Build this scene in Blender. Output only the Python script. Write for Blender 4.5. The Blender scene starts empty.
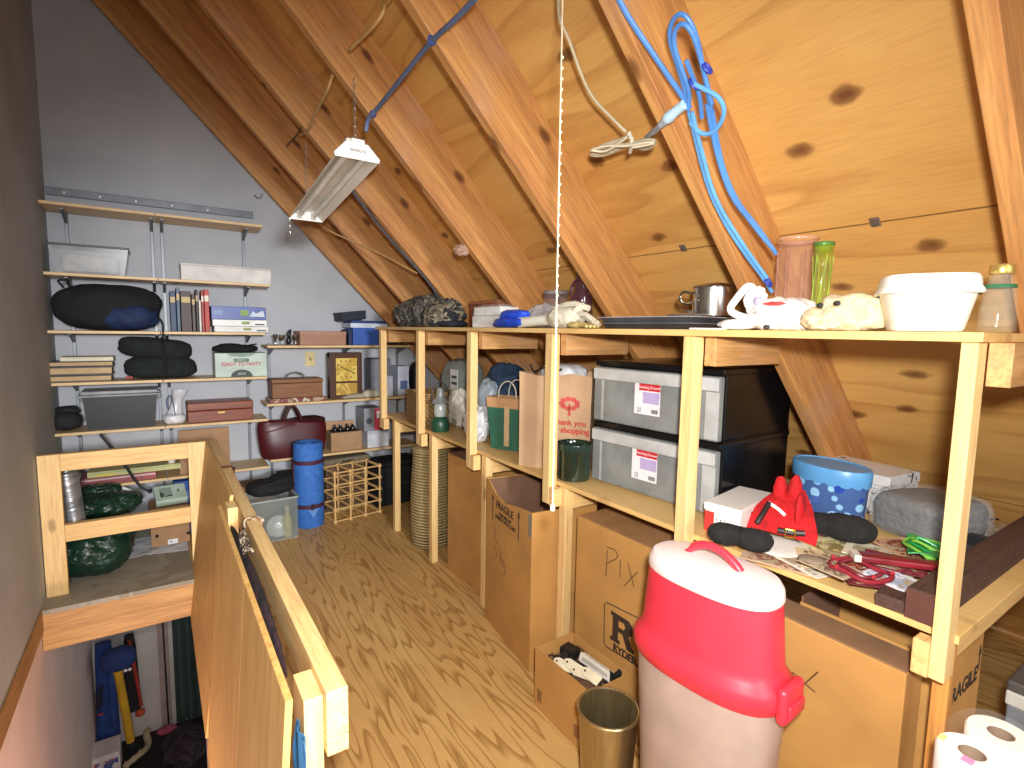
import bpy, bmesh, math, random
from math import sin, cos, pi, radians, sqrt
from mathutils import Vector, Matrix, noise

# ------------------------------------------------------------------ camera
FL, YAW, PITCH, ROLL, H = 529.3, radians(33.934), radians(5.765), radians(0.954), 1.35
CF = Vector((sin(YAW)*cos(PITCH), cos(YAW)*cos(PITCH), -sin(PITCH)))
CR = Vector((cos(YAW), -sin(YAW), 0)); CU = CR.cross(CF)
CR, CU = CR*cos(ROLL)+CU*sin(ROLL), CU*cos(ROLL)-CR*sin(ROLL)
CP = Vector((0, 0, H))
SC = bpy.context.scene; COL = SC.collection
cd = bpy.data.cameras.new('camera'); cam = bpy.data.objects.new('camera', cd); COL.objects.link(cam)
M4 = Matrix((CR, CU, -CF)).transposed().to_4x4(); M4.translation = CP; cam.matrix_world = M4
cd.sensor_width = 36; cd.lens = FL*36/1024; cd.clip_start = 0.02
SC.camera = cam
# ------------------------------------------------------------------ light and exposure
vs = SC.view_settings; vs.view_transform = 'Standard'; vs.look = 'None'; vs.gamma = 1; vs.use_curve_mapping = False
vs.exposure = 0.32
SC.render.film_transparent = False
w = bpy.data.worlds.new('world'); SC.world = w; w.use_nodes = True
w.node_tree.nodes['Background'].inputs[0].default_value = (0.95, 0.97, 1.0, 1)
w.node_tree.nodes['Background'].inputs[1].default_value = 0.40
def lamp(name, kind, loc, energy, color=(1,1,1), size=.1, rot=(0,0,0)):
    l = bpy.data.lights.new(name, kind); l.energy = energy; l.color = color
    if kind == 'AREA': l.size = size
    else: l.shadow_soft_size = size
    o = bpy.data.objects.new(name, l); COL.objects.link(o); o.location = loc; o.rotation_euler = rot
    return o
def aim(o, target):
    o.rotation_euler = (Vector(target)-o.location).to_track_quat('-Z', 'Y').to_euler(); return o
fl = lamp('camera_flash', 'SPOT', CP+CU*.11+CR*.05-CF*.03, 158, (1,.98,.94), .035)
fl.data.spot_size = radians(128); fl.data.spot_blend = 1.0; aim(fl, CP+CF+CR*.16-CU*.16)
hl = lamp('back_wall_fill', 'SPOT', (-.05, -3.2, 1.75), 1020, (.95,.97,1), .25)  # added fill behind the camera to brighten the gable wall
hl.data.spot_size = radians(31); hl.data.spot_blend = 1.0; aim(hl, (.50, 4.2, .80))
lamp('rear_fill', 'AREA', (.6, -1.6, 2.0), 18, (.96,.98,1), 1.6, (radians(80), 0, radians(-8)))  # added soft fill, no such lamp in the room
lamp('downstairs_lamp', 'POINT', (-.2, 1.6, -.75), 21, (1,.82,.73), .12)

# ------------------------------------------------------------------ helpers
def ray(x, y): return CR*((x-512)/FL) - CU*((y-384)/FL) + CF
def P(x, y, X=None, Y=None, Z=None):
    """the point of the plane X=, Y= or Z= that the photograph shows at x, y"""
    d = ray(x, y)
    k = (X/d.x) if X is not None else (Y/d.y) if Y is not None else (Z-H)/d.z
    return CP + d*k
def lin(c):
    if isinstance(c, str): c = tuple(int(c[i:i+2], 16) for i in (0, 2, 4))
    return tuple(((v/255)/12.92 if v/255 < .04045 else ((v/255+.055)/1.055)**2.4) for v in c) + (1.0,)
class N:
    """tiny node-tree writer"""
    def __init__(s, name, rough=.6, metal=0.):
        s.m = bpy.data.materials.new(name); s.m.use_nodes = True; s.t = s.m.node_tree
        s.b = s.t.nodes['Principled BSDF']; s.b.inputs['Roughness'].default_value = rough; s.b.inputs['Metallic'].default_value = metal
        s.tc = None
    def n(s, typ, **kw):
        q = s.t.nodes.new(typ)
        for k, v in kw.items(): setattr(q, k, v)
        return q
    def l(s, a, b): s.t.links.new(a, b)
    def coord(s, scale=(1,1,1), rot=(0,0,0)):
        if not s.tc: s.tc = s.n('ShaderNodeTexCoord')
        mp = s.n('ShaderNodeMapping'); mp.inputs['Scale'].default_value = scale; mp.inputs['Rotation'].default_value = rot
        s.l(s.tc.outputs['Object'], mp.inputs['Vector']); return mp.outputs[0]
    def noise(s, vec, scale=5, detail=4, rough=.55, dist=0.):
        q = s.n('ShaderNodeTexNoise'); q.inputs['Scale'].default_value = scale; q.inputs['Detail'].default_value = detail
        q.inputs['Roughness'].default_value = rough; q.inputs['Distortion'].default_value = dist
        s.l(vec, q.inputs['Vector']); return q.outputs['Fac']
    def math(s, op, a, b=None):
        q = s.n('ShaderNodeMath', operation=op)
        for i, v in enumerate((a, b)):
            if v is None: continue
            if isinstance(v, (int, float)): q.inputs[i].default_value = v
            else: s.l(v, q.inputs[i])
        return q.outputs[0]
    def ramp(s, fac, stops):
        q = s.n('ShaderNodeValToRGB'); e = q.color_ramp.elements
        while len(e) < len(stops): e.new(.5)
        for i, (p, c) in enumerate(stops):
            e[i].position = p; e[i].color = lin(c) if not (isinstance(c, tuple) and len(c) == 4) else c
        s.l(fac, q.inputs[0]); return q.outputs[0]
    def mix(s, fac, a, b, mode='MIX'):
        q = s.n('ShaderNodeMix', data_type='RGBA', blend_type=mode)
        for idx, v in ((0, fac), (6, a), (7, b)):
            if isinstance(v, (int, float)): q.inputs[idx].default_value = v
            elif isinstance(v, (tuple, str)): q.inputs[idx].default_value = lin(v)
            else: s.l(v, q.inputs[idx])
        return q.outputs[2]
    def col(s, c):
        if isinstance(c, (tuple, str)): s.b.inputs['Base Color'].default_value = lin(c)
        else: s.l(c, s.b.inputs['Base Color'])
    def bump(s, h, strength=.3, dist=.01):
        q = s.n('ShaderNodeBump'); q.inputs['Strength'].default_value = strength; q.inputs['Distance'].default_value = dist
        s.l(h, q.inputs['Height']); s.l(q.outputs[0], s.b.inputs['Normal'])
MC = {}
def plain(c, rough=.55, metal=0., var=.08, bump=0., vscale=9, spec=None, alpha=None, trans=0., ior=1.45, coat=0.):
    key = ('p', c, rough, metal, var, bump, vscale, spec, alpha, trans, coat)
    if key in MC: return MC[key]
    s = N('paint_' + (c if isinstance(c, str) else '%d_%d_%d' % c), rough, metal)
    if isinstance(c, str): c = tuple(int(c[i:i+2], 16) for i in (0, 2, 4))
    v = s.noise(s.coord(), vscale, 3)
    lo = tuple(max(0, x*(1-var)) for x in c); hi = tuple(min(255, x*(1+var)) for x in c)
    s.col(s.ramp(v, [(.3, lo), (.7, hi)]))
    if bump: s.bump(s.noise(s.coord(), vscale*6, 3), bump, .004)
    if spec is not None: s.b.inputs['Specular IOR Level'].default_value = spec
    if alpha is not None: s.b.inputs['Alpha'].default_value = alpha
    if trans: s.b.inputs['Transmission Weight'].default_value = trans; s.b.inputs['IOR'].default_value = ior
    if coat: s.b.inputs['Coat Weight'].default_value = coat
    MC[key] = s.m; return s.m
def wood(c1, c2, axis=0, k=1., rough=.62, knots=.0, seed=0, streak=0.):
    """sawn timber with the grain along one axis"""
    key = ('w', c1, c2, axis, k, rough, knots, seed, streak)
    if key in MC: return MC[key]
    s = N('timber_%s_%d' % (c1, axis), rough)
    sc = [14*k]*3; sc[axis] = .9*k
    v = s.noise(s.coord(tuple(sc)), 2.2, 6, .6, .6)
    c = s.ramp(v, [(.3, c1), (.72, c2)])
    sc2 = [60*k]*3; sc2[axis] = 3*k
    f = s.noise(s.coord(tuple(sc2)), 2.5, 3)
    c = s.mix(.22, c, s.ramp(f, [(.3, '3a2412'), (.6, 'ffe6bb')]), 'OVERLAY')
    if knots:
        sc3 = [5.0*k]*3; sc3[axis] = 2.4*k
        vo = s.n('ShaderNodeTexVoronoi'); vo.inputs['Scale'].default_value = 1.0; vo.inputs['Randomness'].default_value = 1
        wn = s.noise(s.coord((4,4,4)), 3, 2)
        s.l(s.coord(tuple(sc3)), vo.inputs['Vector'])
        d = s.math('ADD', vo.outputs['Distance'], s.math('MULTIPLY', s.math('SUBTRACT', wn, .5), .12))
        kn = s.ramp(d, [(.0, (255,255,255)), (.05, (235,235,235)), (.10, (40,40,40)), (.17, (0,0,0))])
        c = s.mix(s.math('MULTIPLY', kn, knots), c, '54260f')
    if streak:
        st = s.ramp(s.noise(s.coord((1.2,1.2,1.2)), 2.3, 3), [(.55, (0,0,0)), (.72, (255,255,255))])
        c = s.mix(s.math('MULTIPLY', st, streak), c, 'c9a184')
    s.col(c); s.bump(v, .12, .004)
    MC[key] = s.m; return s.m
def plywood(c1, c2, c3, axis=0, cross=1, k=1., freq=9, rough=.6, knots=.0, seams=None, line=.5, stretch=.35):
    """rotary cut veneer: contour lines of a stretched noise"""
    key = ('ply', c1, c2, c3, axis, cross, k, freq, rough, knots, seams, line)
    if key in MC: return MC[key]
    s = N('veneer_%s' % c1, rough)
    sc = [1.6*k]*3; sc[axis] = stretch*k
    v = s.noise(s.coord(tuple(sc)), 1.4, 3, .5, .25)
    fr = s.math('FRACT', s.math('MULTIPLY', v, freq))
    g = s.ramp(fr, [(0, (0,0,0)), (.55, (70,70,70)), (.9, (255,255,255)), (1., (0,0,0))])
    sc2 = [2.2]*3; sc2[axis] = .5
    base = s.ramp(s.noise(s.coord(tuple(sc2)), 1.3, 4), [(.32, c1), (.68, c2)])
    c = s.mix(s.math('MULTIPLY', g, line), base, c3)
    sc4 = [70]*3; sc4[axis] = 4
    f = s.noise(s.coord(tuple(sc4)), 2.5, 3)
    c = s.mix(.10, c, s.ramp(f, [(.3, '3a2412'), (.6, 'ffe6bb')]), 'OVERLAY')
    if knots:
        sc3 = [4.2]*3; sc3[axis] = 2.2
        vo = s.n('ShaderNodeTexVoronoi', voronoi_dimensions='2D'); vo.inputs['Scale'].default_value = 1.0
        s.l(s.coord(tuple(sc3)), vo.inputs['Vector'])
        wn = s.noise(s.coord((5,5,5)), 3, 2)
        d = s.math('ADD', vo.outputs['Distance'], s.math('MULTIPLY', s.math('SUBTRACT', wn, .5), .14))
        kn = s.ramp(d, [(.0, (255,255,255)), (.06, (225,225,225)), (.10, (45,45,45)), (.16, (0,0,0))])
        c = s.mix(s.math('MULTIPLY', kn, knots), c, '5a2a12')
    if seams:
        ax, period, off = seams
        sep = s.n('ShaderNodeSeparateXYZ'); s.l(s.coord(), sep.inputs[0])
        d = s.math('ABSOLUTE', s.math('SUBTRACT', s.math('FRACT', s.math('DIVIDE', s.math('ADD', sep.outputs[ax], off), period)), .5))
        ln = s.math('GREATER_THAN', d, .5-.0022/period)
        c = s.mix(s.math('MULTIPLY', ln, .7), c, '3a1c0a')
    s.col(c); s.bump(fr, .05, .002)
    MC[key] = s.m; return s.m
def clearglass(c, rough=.02, ior=1.3, alpha=.5):
    key = ('cg', c, rough)
    if key in MC: return MC[key]
    s = N('clear_glass_' + c, rough); s.col(s.ramp(s.noise(s.coord(), 6, 2), [(.3, c), (.7, c)]))
    s.b.inputs['Transmission Weight'].default_value = 1.0; s.b.inputs['IOR'].default_value = ior; s.b.inputs['Alpha'].default_value = alpha
    MC[key] = s.m; return s.m
def glass(c, rough=.05, alpha=1., key2=0):
    key = ('g', c, rough, alpha, key2)
    if key in MC: return MC[key]
    s = N('glass_' + c, rough); s.col(s.ramp(s.noise(s.coord(), 6, 2), [(.3, c), (.7, c)]))
    s.b.inputs['Transmission Weight'].default_value = 1.0; s.b.inputs['IOR'].default_value = 1.45; s.b.inputs['Alpha'].default_value = alpha
    MC[key] = s.m; return s.m
def clear(c, alpha=.35, rough=.15, var=.1):
    """thin clear or milky plastic"""
    return plain(c, rough, 0, var, alpha=alpha)
def speck(c, d, scale=30, size=.25, rough=.5):
    """plain ground with round dots"""
    key = ('s', c, d, scale, size, rough)
    if key in MC: return MC[key]
    s = N('dots_' + c, rough); vo = s.n('ShaderNodeTexVoronoi'); vo.inputs['Scale'].default_value = scale; vo.inputs['Randomness'].default_value = .25
    s.l(s.coord(), vo.inputs['Vector'])
    s.col(s.mix(s.math('LESS_THAN', vo.outputs['Distance'], size), c, d)); MC[key] = s.m; return s.m
def patches(cols, scale=6, rough=.8, bump=.4, stretch=(1,1,1)):
    """irregular patches of several colours (camouflage, prints, clutter)"""
    key = ('c', tuple(cols), scale, rough, bump, stretch)
    if key in MC: return MC[key]
    s = N('print_' + cols[0], rough); v = s.noise(s.coord(stretch), scale, 4, .6, .8)
    q = s.n('ShaderNodeValToRGB'); q.color_ramp.interpolation = 'CONSTANT'; e = q.color_ramp.elements
    while len(e) < len(cols): e.new(.5)
    for i, c in enumerate(cols): e[i].position = 0 if i == 0 else .34 + .32*(i-1)/max(1, len(cols)-1); e[i].color = lin(c)
    s.l(v, q.inputs[0]); s.col(q.outputs[0])
    if bump: s.bump(v, bump, .01)
    MC[key] = s.m; return s.m

class MB:
    def __init__(s): s.bm = bmesh.new()
    def _xf(s, vs, M):
        if M is not None:
            for v in vs: v.co = M @ v.co
    def box(s, x0, x1, y0, y1, z0, z1, bev=0., seg=2, M=None):
        b = bmesh.new(); bmesh.ops.create_cube(b, size=1)
        for v in b.verts: v.co = Vector(((x0+x1)/2+v.co.x*(x1-x0), (y0+y1)/2+v.co.y*(y1-y0), (z0+z1)/2+v.co.z*(z1-z0)))
        if bev: bmesh.ops.bevel(b, geom=b.edges[:], offset=min(bev, .45*min(abs(x1-x0), abs(y1-y0), abs(z1-z0))), segments=seg, affect='EDGES', profile=.5)
        return s._add(b, M)
    def _add(s, b, M=None):
        if M is not None: bmesh.ops.transform(b, matrix=M, verts=b.verts)
        me = bpy.data.meshes.new('t'); b.to_mesh(me); b.free(); s.bm.from_mesh(me); bpy.data.meshes.remove(me); return s
    def prism(s, poly, a, b_, axis='z', M=None, bev=0.):
        """poly in the two other axes, extruded from a to b_ along axis"""
        b = bmesh.new()
        def mk(p, t): return (p[0], p[1], t) if axis == 'z' else (p[0], t, p[1]) if axis == 'y' else (t, p[0], p[1])
        lo = [b.verts.new(mk(p, a)) for p in poly]; hi = [b.verts.new(mk(p, b_)) for p in poly]
        b.faces.new(lo); b.faces.new(hi); n = len(poly)
        for i in range(n): b.faces.new((lo[i], lo[(i+1) % n], hi[(i+1) % n], hi[i]))
        bmesh.ops.recalc_face_normals(b, faces=b.faces)
        if bev: bmesh.ops.bevel(b, geom=b.edges[:], offset=bev, segments=2, affect='EDGES')
        return s._add(b, M)
    def loft(s, rings, cap0=True, cap1=True, M=None, closed=True):
        b = bmesh.new(); R = [[b.verts.new(p) for p in r] for r in rings]; n = len(R[0])
        for A, B in zip(R, R[1:]):
            for i in range(n if closed else n-1): b.faces.new((A[i], A[(i+1) % n], B[(i+1) % n], B[i]))
        if cap0 and closed: b.faces.new(R[0])
        if cap1 and closed: b.faces.new(R[-1])
        bmesh.ops.recalc_face_normals(b, faces=b.faces); return s._add(b, M)
    def lathe(s, prof, seg=28, c=(0,0,0), sx=1., sy=1., power=2., rot=0., cap0=True, cap1=True, M=None):
        """profile of (radius, height); power over 2 squares the plan"""
        rings = []
        for r, z in prof:
            ring = []
            for i in range(seg):
                a = 2*pi*i/seg; ca, sa = cos(a), sin(a)
                if power != 2: q = (abs(ca)**power+abs(sa)**power)**(-1/power); ca *= q; sa *= q
                x, y = r*sx*ca, r*sy*sa
                ring.append((c[0]+x*cos(rot)-y*sin(rot), c[1]+x*sin(rot)+y*cos(rot), c[2]+z))
            rings.append(ring)
        return s.loft(rings, cap0, cap1, M)
    def tube(s, pts, r, seg=8, M=None, smooth=0, closed=False):
        pts = [Vector(p) for p in pts]
        for _ in range(smooth):
            q = [pts[0]]
            for a, b in zip(pts, pts[1:]): q += [a*.75+b*.25, a*.25+b*.75]
            q.append(pts[-1]); pts = q
        rings = []; up = None
        for i, p in enumerate(pts):
            if closed: t = pts[(i+1) % len(pts)]-pts[i-1]
            else: t = pts[min(i+1, len(pts)-1)]-pts[max(i-1, 0)]
            t.normalize()
            if up is None: up = t.orthogonal().normalized()
            up = (up-t*up.dot(t)).normalized(); side = t.cross(up)
            rr = r[min(i, len(r)-1)] if isinstance(r, (list, tuple)) else r
            rings.append([p+up*(rr*cos(2*pi*k/seg))+side*(rr*sin(2*pi*k/seg)) for k in range(seg)])
        if closed: rings.append(rings[0]); return s.loft(rings, False, False, M)
        return s.loft(rings, True, True, M)
    def blob(s, c, rad, sub=4, amp=.12, freq=2.2, seed=0, flat=None, power=2., M=None, wrinkle=0.):
        """soft lumpy body: ellipsoid (power over 2 is boxier) pushed about by noise, resting flat at z = flat"""
        b = bmesh.new(); bmesh.ops.create_icosphere(b, subdivisions=sub, radius=1)
        off = Vector((seed*7.3, seed*3.1, seed*5.7)); m = max(rad)
        for v in b.verts:
            d = v.co.normalized()
            if power != 2: d = d*(sum(abs(x)**power for x in d)**(-1/power))
            q = Vector((d.x*rad[0], d.y*rad[1], d.z*rad[2]))
            nz = noise.fractal(q/m*freq+off, 1., 2., 4)
            k = 1+amp*nz
            if wrinkle: k -= wrinkle*abs(noise.noise(q/m*freq*2.7+off*2))
            q = q*k + Vector(c)
            if flat is not None and q.z < flat: q.z = flat+.0005
            v.co = q
        return s._add(b, M)
    def sheet(s, fn, nu, nv, th=.002, M=None):
        """open surface fn(u, v) given a thickness"""
        b = bmesh.new(); G = [[b.verts.new(fn(i/nu, j/nv)) for j in range(nv+1)] for i in range(nu+1)]
        for i in range(nu):
            for j in range(nv): b.faces.new((G[i][j], G[i+1][j], G[i+1][j+1], G[i][j+1]))
        bmesh.ops.recalc_face_normals(b, faces=b.faces)
        bmesh.ops.solidify(b, geom=b.faces[:], thickness=th)
        return s._add(b, M)
    def build(s, name, mat, parent=None, loc=None, rz=0., smooth=False, rot=None):
        me = bpy.data.meshes.new(name); s.bm.to_mesh(me); s.bm.free()
        if mat: me.materials.append(mat)
        if smooth:
            for p in me.polygons: p.use_smooth = True
            try: me.set_sharp_from_angle(angle=radians(42))
            except Exception: pass
        o = bpy.data.objects.new(name, me); COL.objects.link(o)
        if parent: o.parent = parent
        if loc is not None: o.location = loc
        o.rotation_euler = rot if rot else (0, 0, rz)
        return o
def tag(o, label=None, cat=None, group=None, kind=None):
    if label: o['label'] = label
    if cat: o['category'] = cat
    if group: o['group'] = group
    if kind: o['kind'] = kind
    return o
def thing(name, label, cat, loc=(0,0,0), rz=0., group=None, rot=None):
    o = bpy.data.objects.new(name, None); COL.objects.link(o); o.empty_display_size = .05
    o.location = loc; o.rotation_euler = rot if rot else (0, 0, rz); return tag(o, label, cat, group)
def struct(o): o['kind'] = 'structure'; return o
def dup(root, loc, label=None, group=None, rz=None):
    r = root.copy(); COL.objects.link(r); r.location = loc
    if rz is not None: r.rotation_euler = (0, 0, rz)
    if label: r['label'] = label
    if group: r['group'] = group
    for ch in list(root.children):
        c = ch.copy(); COL.objects.link(c); c.parent = r
        for g in list(ch.children):
            d = g.copy(); COL.objects.link(d); d.parent = c
    return r
def text(name, body, size, mat, parent=None, loc=(0,0,0), rot=(0,0,0), ext=.0006, sx=1., align='CENTER', bold=0., spacing=1.):
    cu = bpy.data.curves.new(name, 'FONT'); cu.body = body; cu.size = size; cu.extrude = ext; cu.align_x = align; cu.align_y = 'CENTER'
    cu.offset = bold; cu.space_line = spacing
    t = bpy.data.objects.new('t', cu); COL.objects.link(t)
    dg = bpy.context.evaluated_depsgraph_get(); dg.update()
    me = bpy.data.meshes.new_from_object(t.evaluated_get(dg)); bpy.data.objects.remove(t); bpy.data.curves.remove(cu)
    me.name = name
    me.materials.clear(); me.materials.append(mat)
    for v in me.vertices: v.co.x *= sx
    o = bpy.data.objects.new(name, me); COL.objects.link(o)
    if parent: o.parent = parent
    o.location = loc; o.rotation_euler = rot; return o
# text that reads upright on a face turned towards -x (the aisle) or towards -y (the stairs)
FACE_X = (pi/2, 0, -pi/2); FACE_Y = (pi/2, 0, 0)

# ------------------------------------------------------------------ the setting
TH = radians(45.95); RD = 2.084; ST, CT = sin(TH), cos(TH); DEP = .222
YB, XL, YH, XO = 4.185, -.504, 3.186, .115
M_RAFT = wood('ab7648', 'd6a264', 0, 1, .55, .85, 0, .45)
M_SHEATH = plywood('cf9a54', 'e6b970', 'ab7236', 1, 0, 1.1, 8, .55, .9, (0, 1.22, .069), .45, .22)
M_PLY = plywood('cda163', 'dab474', '93692f', 1, 0, 2.1, 22, .5, 0, None, .8, .17)
M_LAND = patches(['8f8672', '9c9280', 'a59c8a', '948a76'], 2.2, .7, .05)
M_GREY = plain('b4b6bb', .75, 0, .03, .05, 3)
M_LWALL = plain('b2b8ba', .8, 0, .05, .06, 3)
M_PINK = plain('e6d3ca', .75, 0, .03, .05, 3)
M_PINE = wood('d9b176', 'efd09a', 2, 1, .55, .55)
M_PINEY = wood('d9b176', 'efd09a', 1, 1, .55, .55)
M_PINEX = wood('d6ab70', 'ecc88e', 0, 1, .55, .55)
M_OLDX = wood('a87c4c', 'cfa36c', 0, 1, .6, .8, 0, .5)
M_SHELFY = plywood('d9b06c', 'e8c586', 'b98845', 1, 0, 1.2, 5, .45, .3, None, .3)

def roof_point(t, y, off=0.): return Vector(((RD+off)*ST+t*CT, y, (RD+off)*CT-t*ST))
RROT = (0, TH, 0)   # local x runs down the slope, local z out through the roof
def roof_obj(name, mat, t0, t1, y0, y1, off0, off1, bev=0.):
    o = MB().box(t0, t1, -(y1-y0)/2, (y1-y0)/2, off0, off1, bev).build(name, mat, None, roof_point(0, (y0+y1)/2), rot=RROT); return struct(o)
# sheathing of the roof, in sheets
roof_obj('ceiling', M_SHEATH, -3.6, 2.35, -2.0, 4.28, DEP, DEP+.02)
RAFT = [.351, .967, 1.600, 2.235, 2.870, 3.500, 4.150]
for i, y in enumerate([-.28]+RAFT): roof_obj('trim_%d' % (i+1), M_RAFT, -3.4, 2.05, y-.042, y, 0, DEP, .003)
# gable wall behind, cut along the roof
zr = lambda x, off=.222: ((RD+off) - x*ST)/CT
struct(MB().prism([(XL-.1, -.19), (3.2, -.19), (zr(0)*CT/ST-.0, 0.0), (XL-.1, zr(XL-.1))], YB, YB+.1, 'y').build('wall_back', M_GREY))
struct(MB().box(XL-.1, XL, -2.0, YB+.1, 0.0, 3.9).build('wall_left', M_LWALL))
struct(MB().box(XL-.1, XL-.002, -2.0, 5.05, -2.0, 0.0).build('wall_stair', M_PINK))
# floor: boards of plywood right of the opening, worn grey landing beyond it
struct(MB().box(XO, 3.2, -2.0, YB, -.022, 0).build('floor', M_PLY))
struct(MB().box(XL, XO, YH, YB, -.022, 0.0).build('floor_landing', M_LAND))
struct(MB().box(XL, XO+.02, YH, YH+.038, -.2, -.022, .002).build('trim_header', M_OLDX))
struct(MB().box(XO, XO+.038, -2.0, YH, -.2, -.022, .002).build('trim_opening', M_OLDX))
struct(MB().box(XL, XL+.007, -2.0, YH, -.1, 0.006, .002).build('trim_ledge', wood('8d6a3e', 'b08a56', 1, 1, .6, .3)))
# rooms below the stairs
struct(MB().box(XL-.1, 2.2, 4.95, 5.05, -2.0, -.2).build('wall_below', plain('c3beb9', .7, 0, .03)))
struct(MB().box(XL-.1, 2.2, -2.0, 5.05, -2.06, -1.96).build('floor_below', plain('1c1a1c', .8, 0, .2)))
struct(MB().box(XL-.1, 2.2, YH+.039, 5.05, -.198, -.15).build('ceiling_below', plain('a59a92', .8)))
struct(MB().box(XO+.02, XO+.12, -2.0, 3.1, -2.0, -.2).build('wall_stair_right', M_PINK))
struct(MB().box(-.09, -.02, 4.925, 4.95, -1.96, -.24, .004).build('trim_door', plain('a08f88', .6)))
def dist(p): return (Vector(p)-CP).dot(CF)
def rad(pw, p): return pw*dist(p)/FL/2
# ------------------------------------------------------------------ stair guard: gate frame and railing
t = thing('gate_frame', 'open pine frame of flat boards standing at the far end of the stair opening', 'frame', (-.15, 3.35, 0))
def lb(x0,x1,y0,y1,z0,z1,name,mat,par,bev=.002):
    L = par.location; return MB().box(x0-L.x,x1-L.x,y0-L.y,y1-L.y,z0-L.z,z1-L.z,bev).build(name, mat, par)
lb(XL+.004,-.415,3.331,3.369,.0,.712,'post',M_PINE,t); lb(.12,.205,3.331,3.369,.0,.712,'post',M_PINE,t)
lb(-.4145,.1195,3.331,3.369,.627,.712,'top_rail',M_PINEX,t); lb(-.4145,.1195,3.331,3.369,.268,.354,'middle_rail',M_PINEX,t)
t = thing('stair_railing', 'yellow pine two by four railing with wooden side panels along the stair opening', 'railing', (.2, 2.0, 0))
lb(.219,.257,.885,3.318,.632,.72,'top_rail',M_PINEY,t); lb(.219,.257,.885,.97,.60,.631,'block',M_PINEY,t)
for y0 in (.905, 2.07): lb(.186,.2185,y0,y0+.088,.001,.705,'post',M_PINE,t)
lb(.2195,.257,3.2,3.288,.001,.6315,'post',M_PINE,t)
M_PAN = wood('c79a57', 'dfb674', 2, .8, .5, .25); M_EDGE = wood('d8b070', 'f0d79c', 1, 1, .6)
def panel(y0, y1, xt, zt, xb, zb, th=.012):
    L = t.location; q = lambda x, z: (x-L.x, z-L.z)
    return MB().prism([q(xb-th, zb), q(xb, zb), q(xt, zt), q(xt-th, zt)], y0-L.y, y1-L.y, 'y', None, .001).build('panel', M_PAN, t)
panel(.90, 1.4052, .168, .72, .104, -.2); panel(1.4054, 2.075, .168, .72, .104, -.2); panel(2.165, 3.325, .2165, .724, .104, -.2)
# things pushed into the gap between panel and rail
def loose(name, label, cat, mat, c, r, seed, flat=None, amp=.15, freq=2.2, sub=4, power=2, wrinkle=.12, group=None, rz=0, M=None):
    return tag(MB().blob((0,0,0), r, sub, amp, freq, seed, flat, power, M, wrinkle).build(name, mat, None, c, rz, True), label, cat, group)
loose('dark_cloth', 'dark cloth stuffed between wooden stair panel and top rail', 'cloth', patches(['1a1518','241c1e','38222a','15151a'], 20, .9, .4), (.192, 1.55, .645), (.016, .48, .045), 3)
tag(MB().sheet(lambda u, v: (.004*sin(9*u+4*v), -.03+.06*u+.02*v, -.13*v), 8, 12, .002).build('blue_cloth', plain('2f6794', .8), None, (.1765, .90, .66), 0, True), 'blue cloth hanging down at the near end of the stair railing', 'cloth')
def rope_tie(name, label, y, col1, col2, z0, x0=.217, x1=.257, hang=.1):
    t = thing(name, label, 'rope', (.237, y, .68))
    pts = []
    for i in range(40):
        a = 2*pi*i/40; cx, cz = cos(a), sin(a); q = (abs(cx)**6+abs(cz)**6)**(-1/6)
        pts.append((cx*q*.0245, .004*sin(3*a), cz*q*.0495-.004))
    for k, c in ((0, col1), (1, col2)):
        MB().tube([(p[0]+.0025*cos(i*.9+k*pi), p[1]+.0035*sin(i*.9+k*pi), p[2]+.0025*sin(i*.9+k*pi)) for i, p in enumerate(pts)], .0026, 6, closed=True).build('strand', plain(c, .9), t, smooth=True)
    MB().tube([(.026, .0, .035), (.032, .005, .03), (.03, .012, 0), (.034, .004, -.03), (.031, .01, -.03-hang)], .0034, 6, smooth=2).build('loose_end', plain(col1, .9), t, smooth=True)
    MB().blob((.03, .003, .033), (.007, .009, .008), 2, .2, 3, 2).build('knot', plain(col2, .9), t, smooth=True)
    return t
rope_tie('rope_tie', 'brown and white braided rope tied round the middle of the stair rail', 1.86, '6d4a34', 'b9a68c', .7)
rope_tie('ribbon_tie', 'thin dark red cord tied round the far end of the stair rail', 2.62, '6b241a', '3c2a22', .7, hang=.02)
MBr = MB()
for k in range(9): MBr.tube([(.012*cos(k*1.7)+.0, -.09+.02*k, .01*sin(k*2.1)), (.01*sin(k), -.08+.022*k, .02), (-.01*cos(k*2), -.065+.02*k, -.01)], .004, 6, smooth=2)
tag(MBr.build('rope_coil', patches(['6d5a48','a5937c','463a30'], 60, .9, .3), None, (.2, 1.75, .69), 0, True), 'coil of brown rope lying in the gap beside the stair rail', 'rope')

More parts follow.
